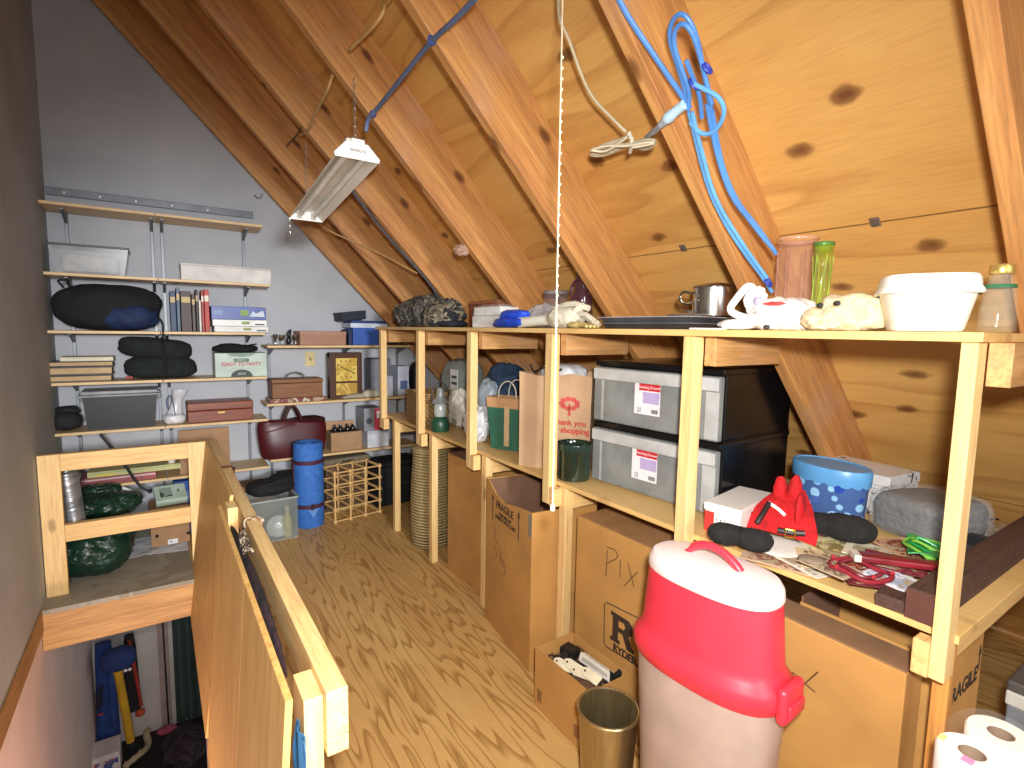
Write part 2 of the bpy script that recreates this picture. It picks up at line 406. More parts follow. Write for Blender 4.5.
# ------------------------------------------------------------------ storage bench along the eaves
PY = [3.43, 2.826, 2.227, 1.61, .973, .352]
TOPZ, MIDZ = 1.361, .77
S = thing('storage_shelf', 'long two level pine storage shelf built against the sloping roof', 'shelf', (1.25, 1.9, 0))
lb(1.222,1.575,.318,3.47,TOPZ-.018,TOPZ,'top_board',M_SHELFY,S,.0015)
lb(1.274,2.10,.32,3.47,MIDZ-.016,MIDZ,'lower_board',M_SHELFY,S,.0015)
for i, y in enumerate(PY):
    ww = .04 if i < 5 else .026
    lb(1.234,1.2735 if i < 5 else 1.282,y-ww,y,.684,TOPZ-.0185,'post',M_PINE,S,.002)
    ly = [3.30, 2.735, 2.145, 1.553, .91, .358][i]; lw = .04 if i < 5 else .028
    lb(1.2745 if i < 5 else 1.2835,1.313,ly-lw,ly,.0,MIDZ-.0165,'leg',M_PINE if i < 5 else wood('bb8444','d39d58',2,1,.6,.4),S,.002)
    jy = y-ww-.001
    lb(1.275 if i < 5 else 1.285,1.60 if i < 5 else 1.625,jy-.036,jy,TOPZ-.0185-.082,TOPZ-.0185,'upper_joist',M_OLDX,S,.002)
    lb(1.3135,2.13,ly-lw+.001,ly-.001,MIDZ-.0165-(.085 if i < 5 else .045),MIDZ-.0165,'lower_joist',M_PINEX,S,.002)
    lb(1.2345,1.2735,*((y-ww-.036, y-ww-.0005) if i < 5 else (y+.0005, y+.03)),.684-.004,.752,'block',M_PINEX,S,.003)
lb(1.222,1.60,.262,.284,TOPZ-.1,TOPZ-.0185,'end_joist',M_OLDX,S,.002) if 0 else None

# ------------------------------------------------------------------ wall shelves on the gable
YF = 3.9; SH = dict(a=2.016, b=1.632, c=1.309, d=1.012, e=.722, f=.392, p=1.222, q=.822, r=.432)
M_SB = wood('cfae7c', 'dcc096', 0, 1.4, .45); M_ST = plain('74777b', .45, .6, .06)
def board(label, x0, x1, z, brk, group):
    t = thing('shelf_board', label, 'shelf', (x0, YF, z), 0, group)
    MB().box(0, x1-x0, 0, YB-.018-YF, -.017, 0, .002).build('board', M_SB, t)
    for bxx in brk:
        MB().prism([(YB-.018-YF, -.075), (YB-.018-YF, -.0175), (.09, -.0175), (.09, -.024)], bxx-x0-.007, bxx-x0+.007, 'x').build('bracket', M_ST, t)
SX = [P(67,230,Y=YB).x, P(151.5,230,Y=YB).x, P(161.5,230,Y=YB).x, P(242.5,230,Y=YB).x, P(269.5,390,Y=YB).x, P(343,390,Y=YB).x, P(396.5,365,Y=YB).x]
GS = 'wall shelves on the gable end'
XM = P(155.5,230,Y=YF).x
what = {'a': ('empty topmost wall shelf', 'half'), 'b': ('wall shelf under', ''), }
lbl = dict(a=('left half of the bare top wall shelf below the dark track', 'right half of the bare top wall shelf below the dark track'),
           b=('wall shelf board carrying the clear plastic tub', 'wall shelf board carrying the long white carton'),
           c=('wall shelf board carrying the big black duffel bag', 'wall shelf board carrying the row of books and games'),
           d=('wall shelf board carrying the photo albums', 'wall shelf board carrying the pale green box'),
           e=('wall shelf board carrying the black storage box with grey lid', 'wall shelf board carrying the reddish wooden chest'),
           f=('low wall shelf board carrying flat game boxes behind the pine frame', 'low wall shelf board beside the maroon bag, nearly empty'))
for k in 'abcdef':
    z = SH[k]
    board(lbl[k][0], XL+.004, XM-.002, z, SX[:2], GS); board(lbl[k][1], XM+.002, .655 if k == 'b' else .617, z, SX[2:4], GS)
board('wall shelf board carrying the blue file boxes', .625, 1.66, SH['p'], SX[4:], GS)
board('wall shelf board carrying the wooden wall clock', .61, 1.70, SH['q'], SX[4:], GS)
board('wall shelf board carrying the maroon bag', .625, 1.72, SH['r'], SX[4:], GS)
for i, (x, z0, z1, l) in enumerate(((SX[0], .25, 2.03, 'slotted steel shelf standard nearest the left wall'), (SX[1], .1, 2.05, 'left one of the pair of slotted steel standards behind duffel and books'), (SX[2], .1, 2.05, 'right one of the pair of slotted steel standards behind duffel and books'),
        (SX[3], .15, 2.05, 'slotted steel shelf standard behind the pale green box'), (SX[4], .1, 1.23, 'slotted steel standard at the left end of the clock shelf'), (SX[5], .1, 1.24, 'slotted steel standard just behind the wooden wall clock'), (SX[6], .1, 1.23, 'slotted steel standard farthest right on the gable wall'))):
    m = MB().box(-.009, .009, -.014, 0, z0, z1, .002)
    for s in range(int((z1-z0)/.04)): m.box(-.003, .003, -.0155, -.0141, z0+.02+s*.04, z0+.038+s*.04)
    tag(m.build('shelf_standard', M_ST, None, (x, YB-.0015, 0)), l, 'shelf standard', 'slotted standards screwed to the gable wall')
t = thing('wall_track', 'dark grey steel hanging track screwed above the top wall shelf', 'track', (0, YB-.004, 2.115))
a, b = P(46,196,Y=YB-.02), P(253,213.5,Y=YB-.02)
zc = 2.118
MB().box(a.x, b.x, -.018, 0, zc-2.115-.02, zc-2.115+.025, .002).build('rail', plain('6a6d72', .45, .5), t)
for i in range(5):
    x = P(65+i*35.5,200,Y=YB).x; MB().lathe([(.007, 0), (.007, .003), (.004, .004)], 10, M=Matrix.Translation((x, -.018, .003))@Matrix.Rotation(pi/2, 4, 'X')).build('screw', plain('d5d5d2', .3, .6), t)
t = thing('outlet_cover', 'small yellowish wall plate with toggle on the grey gable wall', 'outlet', P(310,359,Y=YB)+Vector((0,-.006,0)))
MB().box(-.035,.035,-.0,.006,-.055,.055,.004).build('plate', plain('cdbb86', .45), t); MB().box(-.006,.006,-.012,-.0005,-.012,.012,.002).build('toggle', plain('8b6b3b', .4), t)
m = MB().tube([(0,0,0), (0,-.02,-.005), (.01,-.03,-.02), (.03,-.035,-.022), (.045,-.03,-.005), (.048,-.03,.01)], .0035, 6, smooth=2)
tag(m.build('wall_hook', plain('9b9d9e', .3, .8), None, P(254,195,Y=YB), 0, True), 'small wire hook on the grey wall beside the lowest roof rafter', 'hook')

# ------------------------------------------------------------------ things on the wall shelves
def slab(name, label, cat, pl, pr, pt, z0, mat, yf=3.93, dep=.2, group=None, bev=.004, rz=0., h=None):
    """a box standing on the shelf at z0 between the picture columns pl and pr, as tall as picture row pt"""
    x0, x1 = P(pl, pt, Y=yf).x, P(pr, pt, Y=yf).x; z1 = h+z0 if h else P((pl+pr)/2, pt, Y=yf).z
    t = thing(name, label, cat, ((x0+x1)/2, yf, z0), rz, group)
    t['w'] = x1-x0; t['h'] = z1-z0; w_, h_ = (x1-x0)/2, z1-z0
    if mat: MB().box(-w_, w_, 0, dep, .0005, h_, bev).build('body', mat, t)
    return t, w_, h_
# clear tub
t, w_, h_ = slab('plastic_tub', 'clear plastic tub with black rim on an upper wall shelf', 'tub', 47.5, 128, 246, SH['b'], None, 3.93, .2)
tap = lambda z: 1-.14*(1-z/h_)
MB().loft([[(x*tap(z), .1+y*tap(z), z) for x, y in ((-w_,-.1),(w_,-.1),(w_,.1),(-w_,.1))] for z in (.001, h_*.5, h_-.006)], True, False).build('body', clear('d3d7da', .38, .2), t)
MB().box(-w_-.004, w_+.004, -.004, .204, h_-.006, h_+.006, .003).build('lid', plain('2e2f31', .4), t)
MB().box(-w_*.75, w_*.72, .03, .17, .012, h_*.72, .02).build('contents', patches(['d8d8d6','b6b6b4','cfccc6'], 8, .7, .2), t)
t, w_, h_ = slab('long_carton', 'long narrow white carton on an upper wall shelf', 'box', 180.5, 271, 266, SH['b'], plain('d2cfc8', .5), 3.94, .16)
MB().box(-w_-.003, w_+.003, -.003, .163, h_-.012, h_+.004, .003).build('lid', plain('b3b0a8', .4), t)
# duffel bag
x0, x1 = P(44,310,Y=3.95).x+.03, P(160,310,Y=3.95).x; zt = P(95,281,Y=3.95).z
t = thing('duffel_bag', 'bulging black duffel bag with a dark blue panel on the left wall shelf', 'bag', ((x0+x1)/2, 4.03, SH['c']))
hw, hh = (x1-x0)/2*1.03, (zt-SH['c'])/2*.97
MB().blob((0,0,hh), (hw,.12,hh), 4, .09, 2.0, 5, .001, 2.7, None, .05).build('body', plain('121317', .85, 0, .2, .3, 20), t, smooth=True)
MB().blob((hw*.35,-.05,hh*.62), (hw*.58,.09,hh*.62), 4, .12, 2.0, 8, .002, 2.2, None, .1).build('side_panel', plain('14284e', .75, 0, .15, .3, 20), t, smooth=True)
MB().tube([(-hw*.75,-.06,hh*1.75), (-hw*.85,-.09,hh*2.05), (-hw*.62,-.1,hh*2.0)], .006, 6, smooth=2).build('strap', plain('101013', .8), t, smooth=True)
MB().tube([(hw*.9,-.09,hh*.7), (hw*1.02,-.13,hh*.4), (hw*1.0,-.155,.0), (hw*1.03,-.16,-.12), (hw*1.05,-.155,-.27)], .005, 6, smooth=2).build('cord', plain('101013', .8), t, smooth=True)
# books
GB = 'books on the third wall shelf'
bk = [(170,176.2,291,'22375c','navy book at the left end of the row of books'), (176.6,180.3,287.5,'4d6076','slim grey blue book, second from the left in the row'), (180.7,191.6,291,'3a2620','thick dark brown book in the middle of the row'),
      (191.9,195.5,294,'4a3a30','dull brown book beside the thin black and white one'), (195.9,198.5,289.5,'1f1b1c','black topped tall book left of the red books'), (198.8,201.2,300,'d9d5cc','thin white book just left of the red book'), (201.5,204.2,290,'a34238','faded red slim book next to the white one'), (204.5,209.5,289.5,'b3372c','bright red book at the right end of the row of books')]
for pl, pr, pt, c, l in bk:
    x0, x1 = P(pl,310,Y=3.95).x, P(pr,310,Y=3.95).x; h_ = P(pl,pt,Y=3.95).z-SH['c']; w_ = (x1-x0)/2-.0006
    t = thing('book', l, 'book', ((x0+x1)/2, 3.95, SH['c']), 0, GB)
    MB().box(-w_, w_, 0, .15, .0005, h_, min(.003, w_*.4)).build('cover', plain(c, .5), t)
    MB().box(-w_*.72, w_*.72, .005, .1505, h_-.002, h_+.0005).build('pages', plain('d9d0bb', .8), t)
    MB().box(-w_*.8, w_*.8, -.0008, .0002, h_*.72, h_*.86).build('spine_label', plain('c4ab6f' if c < 'a' else 'e8dfd0', .5), t)
# games
GG = 'stack of flat game boxes on the third wall shelf'; z = SH['c']
for pl, pr, hh, c, l in ((214,268,.038,'d9d9d4','lower white game box at the bottom of the stack'), (212.5,266.5,.042,'e6e6e2','upper white game box with small green mark'), (211.5,266,.085,'3d55a0','blue game box with a green picture on top of the stack')):
    t, w_, h_ = slab('game_box', l, 'box', pl, pr, 320, z+.0008, plain(c, .4), 3.93, .2, GG, .002, 0, hh)
    m = MB().box(w_*.05, w_*.35, -.001, .0, h_*.3, h_*.75); m.build('picture', plain('7fa04a' if c != 'd9d9d4' else '8d9a58', .5), t)
    MB().box(w_*.55, w_*.92, -.001, .0, h_*.2, h_*.42).build('print', plain('39404e', .5), t)
    if c == '3d55a0':
        MB().prism([(w_*.38, h_*.25), (w_*.95, h_*.25), (w_*.9, h_*.75), (w_*.62, h_*.5), (w_*.5, h_*.7)], -.0012, -.0002, 'y').build('white_print', plain('c6d0dd', .5), t)
        MB().box(-w_*.9, -w_*.6, -.001, .0, h_*.35, h_*.7).build('title', plain('8798c6', .5), t)
    z += hh+.001
# albums
GA = 'stack of photo albums on the fourth wall shelf'; z = SH['d']
for pl, pr, hh, c, l in ((48.5,111.5,.037,'2a1b1c','bottom dark album of the stack by the left wall'), (47.5,112.5,.05,'241719','thick middle album with black cover and cream pages'), (47,113.5,.028,'2b1d1f','thin black album lying third in the stack')):
    t, w_, h_ = slab('photo_album', l, 'album', pl, pr, 370, z+.0006, None, 3.93, .2, GA, .002, 0, hh)
    MB().box(-w_, w_, 0, .2, .0, h_*.16, .001).build('back_cover', plain(c, .45), t); MB().box(-w_, w_, 0, .2, h_*.84, h_, .001).build('front_cover', plain(c, .45), t)
    MB().box(-w_*.97, w_*.97, .004, .196, h_*.16, h_*.84).build('pages', plain('c7a97e', .8), t)
    z += hh+.001
t, w_, h_ = slab('cream_book', 'cream covered flat book on top of the dark photo albums', 'book', 59, 113, 352, z, plain('d6cbac', .6), 3.94, .18, None, .003, 0, .026)
MB().box(-w_*.98, w_*.985, -.0006, .1, .006, .018).build('pages', plain('e8e2cf', .8), t)
# rolled dark blankets
t = thing('rolled_blanket', 'two dark green black rolls of blanket strapped together on the wall shelf', 'blanket', (P(159,360,Y=3.98).x, 4.0, SH['d']))
hw = (P(197,360,Y=3.98).x-P(120,360,Y=3.98).x)/2
for zz, yy, ss, dx in ((.07, 0, 2, .012), (.186, .005, 4, -.012)):
    MB().blob((dx,yy,zz), (hw*.98,.085,.071 if zz < .1 else .066), 4, .07, 2, ss, .001, 3.2, Matrix.Translation((dx,yy,zz+.004))@Matrix.Rotation(radians(1 if zz < .1 else 6), 4, 'Y')@Matrix.Translation((-dx,-yy,-zz)), .05).build('roll', plain('151c1a', .9, 0, .25, .4, 18), t, smooth=True)
MB().tube([(.02,-.09,.0), (.02,-.1,.06), (.02,-.095,.12), (.02,-.086,.21), (.02,-.05,.258), (.02,.05,.256)], .006, 6, smooth=2).build('strap', plain('0c0d0f', .7), t, smooth=True)
MB().box(-hw*.86, -hw*.68, -.093, -.088, .012, .026).build('red_label', plain('a33228', .6), t)
# pale green box with lettering, dark cap
t, w_, h_ = slab('green_carton', 'pale green box with red lettering under the black bundle', 'box', 214.5, 266.5, 353, SH['d'], plain('b9c9bc', .5), 3.93, .18)
text('lettering', 'READY TO PANTY', .034, plain('b23a46', .5), t, (0, -.0008, h_*.53), FACE_Y, sx=.98*(w_*1.62)/(.034*8.6), bold=.0008)
text('small_lettering', 'serve it at your next party', .011, plain('6c7f73', .5), t, (0, -.0008, h_*.37), FACE_Y)
MB().box(-w_*.3, w_*.3, -.001, 0, h_*.63, h_*.77, .0004).build('badge', plain('4d7460', .5), t)
m = MB(); m.prism([(w_*.42*cos(pi*i/14), .002+h_*.3*sin(pi*i/14)) for i in range(15)], -.001, 0, 'y'); m.build('oval', plain('27352c', .5), t)
text('badge_lettering', 'CUP IT', .016, plain('c8d6ca', .5), t, (0, -.0016, h_*.7), FACE_Y); text('oval_lettering', 'SERVE', .018, plain('c8d6ca', .5), t, (0, -.0016, h_*.13), FACE_Y)
m = MB(); m.prism([(w_*.55*cos(pi*i/14), h_-.002-h_*.15*sin(pi*i/14)) for i in range(15)], -.001, 0, 'y'); m.build('top_oval', plain('7f9585', .5), t)
hb = h_
t = thing('black_bundle', 'folded black cloth bundle lying on the pale green box', 'cloth', (P(236,350,Y=3.98).x, 4.0, SH['d']+hb+.001))
hw = (P(258,345,Y=3.96).x-P(212,345,Y=3.96).x)/2
MB().blob((0,0,.026), (hw,.09,.028), 4, .08, 2, 11, .0005, 2.8, None, .05).build('body', plain('0e0f13', .9, 0, .2, .3, 20), t, smooth=True)
MB().blob((-hw*.25,-.01,.045), (hw*.55,.08,.017), 3, .08, 2, 15, None, 2.4, None, .05).build('fold', plain('101117', .9, 0, .2, .3, 20), t, smooth=True)
MB().tube([(hw*.45,-.06,.048), (hw*.7,-.095,.056), (hw*.85,-.1,.06)], .005, 6, smooth=1).build('strap', plain('0c0d0f', .7), t, smooth=True)
# lower shelf e: black roll, black box with grey lid, white bag, chest
t = thing('rolled_tarp', 'black rolled tarp at the left end of the wall shelf', 'tarp', (P(67,420,Y=3.98).x, 3.99, SH['e']))
for i in range(3): MB().blob((.0,.01*i,.058-.004*i), (.075-.018*i,.06+.004*i,.058-.015*i), 3, .08, 2, i+20, .0006, 2.2, None, .1).build('layer', plain(('17181b','26272a','0f1012')[i], .8, 0, .2, .3, 20), t, smooth=True)
MB().blob((.0,.03,.115), (.06,.04,.03), 3, .25, 2, 33, None, 2, None, .1).build('loose_flap', plain('1b1c20', .8, 0, .2, .3, 20), t, smooth=True)
t, w_, h_ = slab('storage_box', 'black plastic storage box with a clear grey lid on the wall shelf', 'box', 82, 156.5, 396, SH['e'], None, 3.93, .22)
MB().loft([[(x*(1-.08*(1-z/h_)), .11+y*(1-.08*(1-z/h_)), z) for x, y in ((-w_,-.11),(w_,-.11),(w_,.11),(-w_,.11))] for z in (.001, h_*.5, h_)]).build('body', plain('16181b', .4, 0, .1), t)
MB().box(-w_-.022, w_+.022, -.025, .24, h_, h_+.012, .004).box(-w_-.008, w_+.008, -.01, .225, h_+.012, h_+.034, .006).build('lid', plain('8e9396', .25, 0, .15), t)
for s in (-1, 1): MB().box(s*(w_+.012)-.01, s*(w_+.012)+.01, .06, .15, h_-.03, h_+.018, .004).build('clip', plain('6d7275', .3), t)
t = thing('white_bag', 'white plastic bag with drawn up handles between black box and chest', 'bag', (P(174,410,Y=3.95).x, 3.97, SH['e']))
MB().blob((0,0,.035), (.065,.055,.037), 4, .12, 2, 4, .0006, 2.5, None, .1).build('body', plain('d3d3d6', .35), t, smooth=True)
MB().loft([[(.055*cos(a)*k+sx_, .03*sin(a)*k, z) for a in [2*pi*i/16 for i in range(16)]] for k, z, sx_ in ((.9,.05,0),(.62,.1,.01),(.5,.15,.02),(.68,.19,.032),(.8,.215,.04))], True, False).build('neck', plain('c4c5ca', .3, 0, .15), t, smooth=True)
MB().tube([(-.03,-.04,.1), (-.04,-.045,.16), (-.015,-.045,.2), (.0,-.05,.12), (.005,-.05,.06)], .003, 6, smooth=2).build('cord', plain('3a4a7a', .6), t, smooth=True)
t, w_, h_ = slab('wooden_chest', 'reddish brown wooden chest with a brass clasp on the wall shelf', 'chest', 187, 253, 402, SH['e'], None, 3.93, .2)
Mc = wood('6b2f1c', '8d4a2c', 0, 1, .4)
MB().box(-w_, w_, 0, .2, .001, h_*.58, .004).build('body', Mc, t); MB().box(-w_-.002, w_+.002, -.002, .202, h_*.6, h_, .006).build('lid', Mc, t)
MB().box(-.022, .022, -.006, -.001, h_*.42, h_*.52, .002).build('clasp', plain('c9a862', .3, .8), t)
# cardboard sheet standing on the low shelf, flat games
t, w_, h_ = slab('cardboard_sheet', 'flat brown cardboard panel standing below the wooden chest', 'cardboard', 178, 229, 429, SH['f'], None, 3.95, .03)
MB().box(-w_, w_, 0, .012, .001, h_, .001).build('panel', plain('a5805f', .8, 0, .05), t); MB().box(-w_*.98, w_*.98, .012, .02, .001, h_*.97, .001).build('inner_panel', plain('8f6b4b', .8), t)
for i in range(2): MB().lathe([(.003, 0), (.003, .002)], 8, M=Matrix.Translation((w_*(.35-.2*i), -.001, h_*(.12+.4*i)))@Matrix.Rotation(pi/2, 4, 'X')).build('staple', plain('d8d0c2', .4), t)
z = SH['f']; GF = 'flat game boxes on the low wall shelf'
for pl, pr, hh, c, c2, l in ((80,157,.045,'8e4545','c9a9a9','dusty red flat game box at the bottom behind the pine frame'), (88,182,.034,'b7b277','8fa36c','yellow and green flat game box lying on the red one')):
    t, w_, h_ = slab('flat_game', l, 'box', pl, pr, 490, z+.0006, plain(c, .5), 3.92, .2, GF, .002, 0, hh)
    MB().box(-w_*.95, w_*.98, -.001, 0, h_*.62, h_*.82).build('stripe', plain(c2, .5), t)
    MB().box(-w_*.8, -w_*.45, -.0012, 0, h_*.2, h_*.55).build('print', plain('d7b93f' if c != '8e4545' else '8a3a3a', .5), t)
    z += hh+.001
t = thing('white_cup', 'white cup standing near the cardboard panel on the low shelf', 'cup', (P(172,470,Y=3.93).x, 3.96, z))
MB().lathe([(.02,.001),(.028,.06),(.03,.065),(.026,.063),(.02,.01)], 20).build('body', plain('dcdcd8', .4), t, smooth=True); MB().lathe([(.0301,.03),(.0295,.045),(.0288,.045)], 20, cap0=False, cap1=False).build('band', plain('888', .4) if 0 else plain('8a8a88', .4), t, smooth=True)

# right hand wall shelves
t = thing('candlestick', 'shiny silver candlestick group piece at the left of the copper box', 'candlestick', (P(276,342,Y=3.95).x, 3.97, SH['p']))
prof = [(.022,.001),(.024,.004),(.008,.01),(.006,.03),(.012,.04),(.006,.05),(.014,.062),(.016,.075),(.012,.077)]
MB().lathe(prof, 20).build('body', plain('b9bcc2', .15, 1.), t, smooth=True)
for k, (px_, l) in enumerate(((283, 'shorter silver goblet between candlestick and dark figurine'), (297, 'silver goblet nearest the copper coloured box'))):
    g = thing('goblet', l, 'goblet', (P(px_,342,Y=3.95).x, 3.99, SH['p']), 0, 'silver pieces on the clock side shelf')
    MB().lathe([(.02,.001),(.021,.003),(.005,.008),(.005,.03),(.02,.045),(.024,.07),(.021,.07),(.016,.047),(.003,.04)], 20).build('bowl', plain('c4c6ca', .15, 1.), g, smooth=True)
g = thing('figurine', 'small black figurine standing among the silver pieces', 'figurine', (P(290,342,Y=3.96).x, 4.0, SH['p']))
MB().blob((0,0,.03),(.018,.015,.03),3,.15,2,3,.001).blob((.004,0,.075),(.014,.012,.026),3,.15,2,5).blob((.01,-.002,.1),(.011,.01,.012),2,.1,2,6).build('body', plain('17181b', .4), g, smooth=True)
MB().box(-.02,.02,-.015,.015,.0005,.008,.002).build('base', plain('2d2a26', .5), g)
t, w_, h_ = slab('copper_box', 'copper brown shallow cardboard box on the shelf above the clock', 'box', 300, 346, 331.5, SH['p'], plain('a3775f', .55, 0, .05), 3.94, .2)
MB().box(-w_-.002, w_+.002, -.002, .202, h_*.75, h_+.001, .002).build('lid', plain('ad8168', .55), t)
t, w_, h_ = slab('file_box', 'bright blue file box with white lid rim on the upper right wall shelf', 'box', 353, 384, 328, SH['p'], plain('2f5bb0', .5), 3.94, .2)
MB().box(-w_-.02, w_+.02, -.012, .21, h_, h_+.035, .003).build('lid_rim', plain('c9d3e6', .5), t); MB().box(-w_-.012, w_+.014, -.006, .206, h_+.035, h_+.055, .004).build('lid_top', plain('223a70', .55), t)
MB().box(-w_-.03, -w_-.004, .01, .19, .001, h_*.9, .003).build('side_flap', plain('1d2c50', .6), t)
ztop = SH['p']+h_+.056
t = thing('navy_box', 'dark navy box lying tilted on top of the blue file box', 'box', (P(356,314,Y=3.95).x, 3.95, ztop-.03), 0, None, (0, radians(-7), radians(2)))
MB().box(-.095, .085, 0, .19, .032, .085, .004).build('body', plain('1a2233', .6), t); MB().box(-.098, .088, -.003, .193, .078, .096, .004).build('lid', plain('1f2a40', .6), t)
# clock shelf
t, w_, h_ = slab('wooden_toolbox', 'brown wooden box with a curved wicker handle left of the clock', 'box', 272, 322.5, 379, SH['q']+.03, None, 3.93, .17)
Mw = wood('6f4526', '8c5f36', 0, 1.3, .55)
MB().box(-w_, w_, 0, .17, .0, h_*.78, .004).build('body', Mw, t); MB().box(-w_-.004, w_+.004, -.004, .174, h_*.8, h_, .004).build('lid', Mw, t)
MB().tube([(-w_*.4,.08,h_-.005), (-w_*.3,.08,h_+.03), (0,.08,h_+.045), (w_*.3,.08,h_+.03), (w_*.4,.08,h_-.005)], .006, 8, smooth=2).build('handle', plain('7d7466', .6), t, smooth=True)
m = MB();
slab('flat_red_box', 'flat red and white package under the brown wooden box', 'box', 270, 326, 395, SH['q'], patches(['93402f','c5bda9','7a2f28','a9917a'], 14, .5, 0), 3.92, .17, None, .002, 0, .029)
t = thing('wall_clock', 'dark wooden wall clock with yellow face leaning on the shelf', 'clock', (P(346.8,395,Y=3.98).x, 3.985, SH['q']))
x0, x1 = P(329.3,380,Y=3.98).x, P(361.7,380,Y=3.98).x; cw = (x1-x0)/2; ch = P(345,352.6,Y=3.98).z-SH['q']
Mk = wood('3b1f14', '57301d', 2, 1.4, .4)
for a_, b_ in ((-cw,-cw*.62),(cw*.72,cw)): MB().box(a_,b_,0,.07,.001,ch,.004).build('side', Mk, t)
MB().box(-cw,cw,.002,.07,ch*.88,ch*.999,.004).build('top_rail', Mk, t); MB().box(-cw,cw,.002,.07,.001,ch*.07,.004).build('bottom_rail', Mk, t); MB().box(-cw*.62,cw*.72,.004,.05,ch*.33,ch*.37,.002).build('middle_bar', Mk, t)
MB().box(-cw*.62,cw*.72,.02,.03,ch*.37,ch*.88).build('dial', patches(['d9b64a','e2c35c','c9a238'], 5, .5, 0), t); MB().box(-cw*.62,cw*.72,.02,.03,ch*.07,ch*.33).build('lower_panel', patches(['d3b04a','b8923a','dcbb58'], 9, .5, 0), t)
cx, cz = cw*.03, ch*.63
for k in range(12):
    a = pi/6*k; q = 1/max(abs(cos(a)), abs(sin(a))); rr = min(q, 1.15)*cw*.5
    MB().box(-.004,.004,.0185,.0198,-.009,.009,M=Matrix.Translation((cx+rr*sin(a),0,cz+rr*cos(a)))@Matrix.Rotation(a,4,'Y')).build('numeral', plain('7c5f20', .5), t)
for a, L in ((radians(115), cw*.55), (radians(-62), cw*.4)):
    MB().box(-.003,.003,.016,.0175,-.01,L,M=Matrix.Translation((cx,0,cz))@Matrix.Rotation(a,4,'Y')).build('hand', plain('1c140c', .5), t)
t = thing('cream_gloves', 'cream cloth gloves lying in front of the wall clock', 'gloves', (P(365,398,Y=3.93).x, 3.95, SH['q']))
MB().blob((.05,0,.03),(.07,.04,.032),3,.15,2,2,.0006,2.4,None,.1).build('cuff', plain('bfb8a2', .85), t, smooth=True)
MB().blob((-.06,-.005,.018),(.09,.035,.02),3,.15,2,5,.0006,2,None,.15).build('palm', plain('b3ab95', .85), t, smooth=True)
for k in range(3): MB().tube([(-.1,-.02+.018*k,.016),(-.14,-.025+.02*k,.012),(-.165,-.028+.022*k,.009)],[.01,.009,.007],8,smooth=1).build('finger', plain('a9a18c', .85), t, smooth=True)
t, w_, h_ = slab('grey_magazine_file', 'grey upright file holder right of the wall clock', 'file holder', 370.5, 391, 359, SH['q'], plain('7d828c', .6), 4.0, .15)
MB().box(w_*.1, w_*.98, -.04, -.003, .001, h_*.55, .003).build('white_front', plain('cfd3e2', .5), t); MB().box(-w_*.9,w_*.9,.02,.13,h_,h_+.006,.001).build('papers', plain('5b5f68', .6), t)
t, w_, h_ = slab('white_tall_box', 'tall white box standing behind the first bench post', 'box', 398, 409, 366, SH['q'], plain('c3c8d6', .5), 3.98, .16)
MB().box(-w_*.6,w_*.7,-.001,0,h_*.2,h_*.5).build('round_print', plain('5a6a96', .5), t)
t = thing('black_fan', 'black rounded heater standing at the right end of the clock shelf', 'fan', (P(418,385,Y=4.0).x, 4.03, SH['q']))
MB().blob((0,0,.13),(.055,.06,.13),4,.02,2,2,.001,3).build('body', plain('121314', .5), t, smooth=True); MB().lathe([(.045,.0),(.04,.012)],20,M=Matrix.Translation((0,-.058,.16))@Matrix.Rotation(pi/2,4,'X')).build('grille', plain('242628', .5), t, smooth=True)
# shelf r: maroon bag, bottle carton, red-white box
t = thing('maroon_bag', 'maroon leather travel bag with looped handles on the low wall shelf', 'bag', (P(294,440,Y=3.95).x, 3.98, SH['r']))
hw = (P(329,440,Y=3.93).x-P(260,440,Y=3.93).x)/2; hb = P(294,421,Y=3.93).z-SH['r']
rings = []
for k, z in ((.86,.001),(.93,hb*.15),(.98,hb*.5),(1.,hb*.8),(.97,hb*.97),(.8,hb*1.02)):
    rings.append([(hw*k*cos(a)*(abs(cos(a))**4+abs(sin(a))**4)**(-.25)+.006*sin(5*a), .1*(k if z < hb*.7 else k*.75)*sin(a)*(abs(cos(a))**4+abs(sin(a))**4)**(-.25), z+.012*sin(a*2)*z/hb) for a in [2*pi*i/40 for i in range(40)]])
MB().loft(rings).build('body', plain('4b1117', .4, 0, .12, .1), t, smooth=True)
for s in (-1, 1): MB().tube([(-hw*.3,.03*s,hb*.8),(-hw*.25,.03*s,hb*1.1),(-hw*.1,.025*s,hb*1.4),(hw*.05,.025*s,hb*1.4),(hw*.2,.03*s,hb*1.12),(hw*.25,.035*s,hb*.8)], .011, 8, smooth=2).build('handle', plain('3c0e13', .4), t, smooth=True)
MB().tube([(-hw*.95,-.1,hb*.75),(-hw*.4,-.106,hb*.86),(hw*.1,-.1,hb*1.0)], .004, 6, smooth=2).build('piping', plain('6c2a2c', .4), t, smooth=True)
t, w_, h_ = slab('bottle_carton', 'small open brown carton of dark bottles right of the maroon bag', 'box', 331, 362, 432, SH['r'], plain('a98560', .8), 3.93, .15)
MB().box(-w_*1.05, w_*.9, .15, .155, h_*.5, h_*1.45, .001).build('back_flap', plain('b08a68', .8), t); MB().box(-w_*.9,w_*.9,.01,.14,h_-.002,h_+.001).build('inside', plain('1b1713', .8), t)
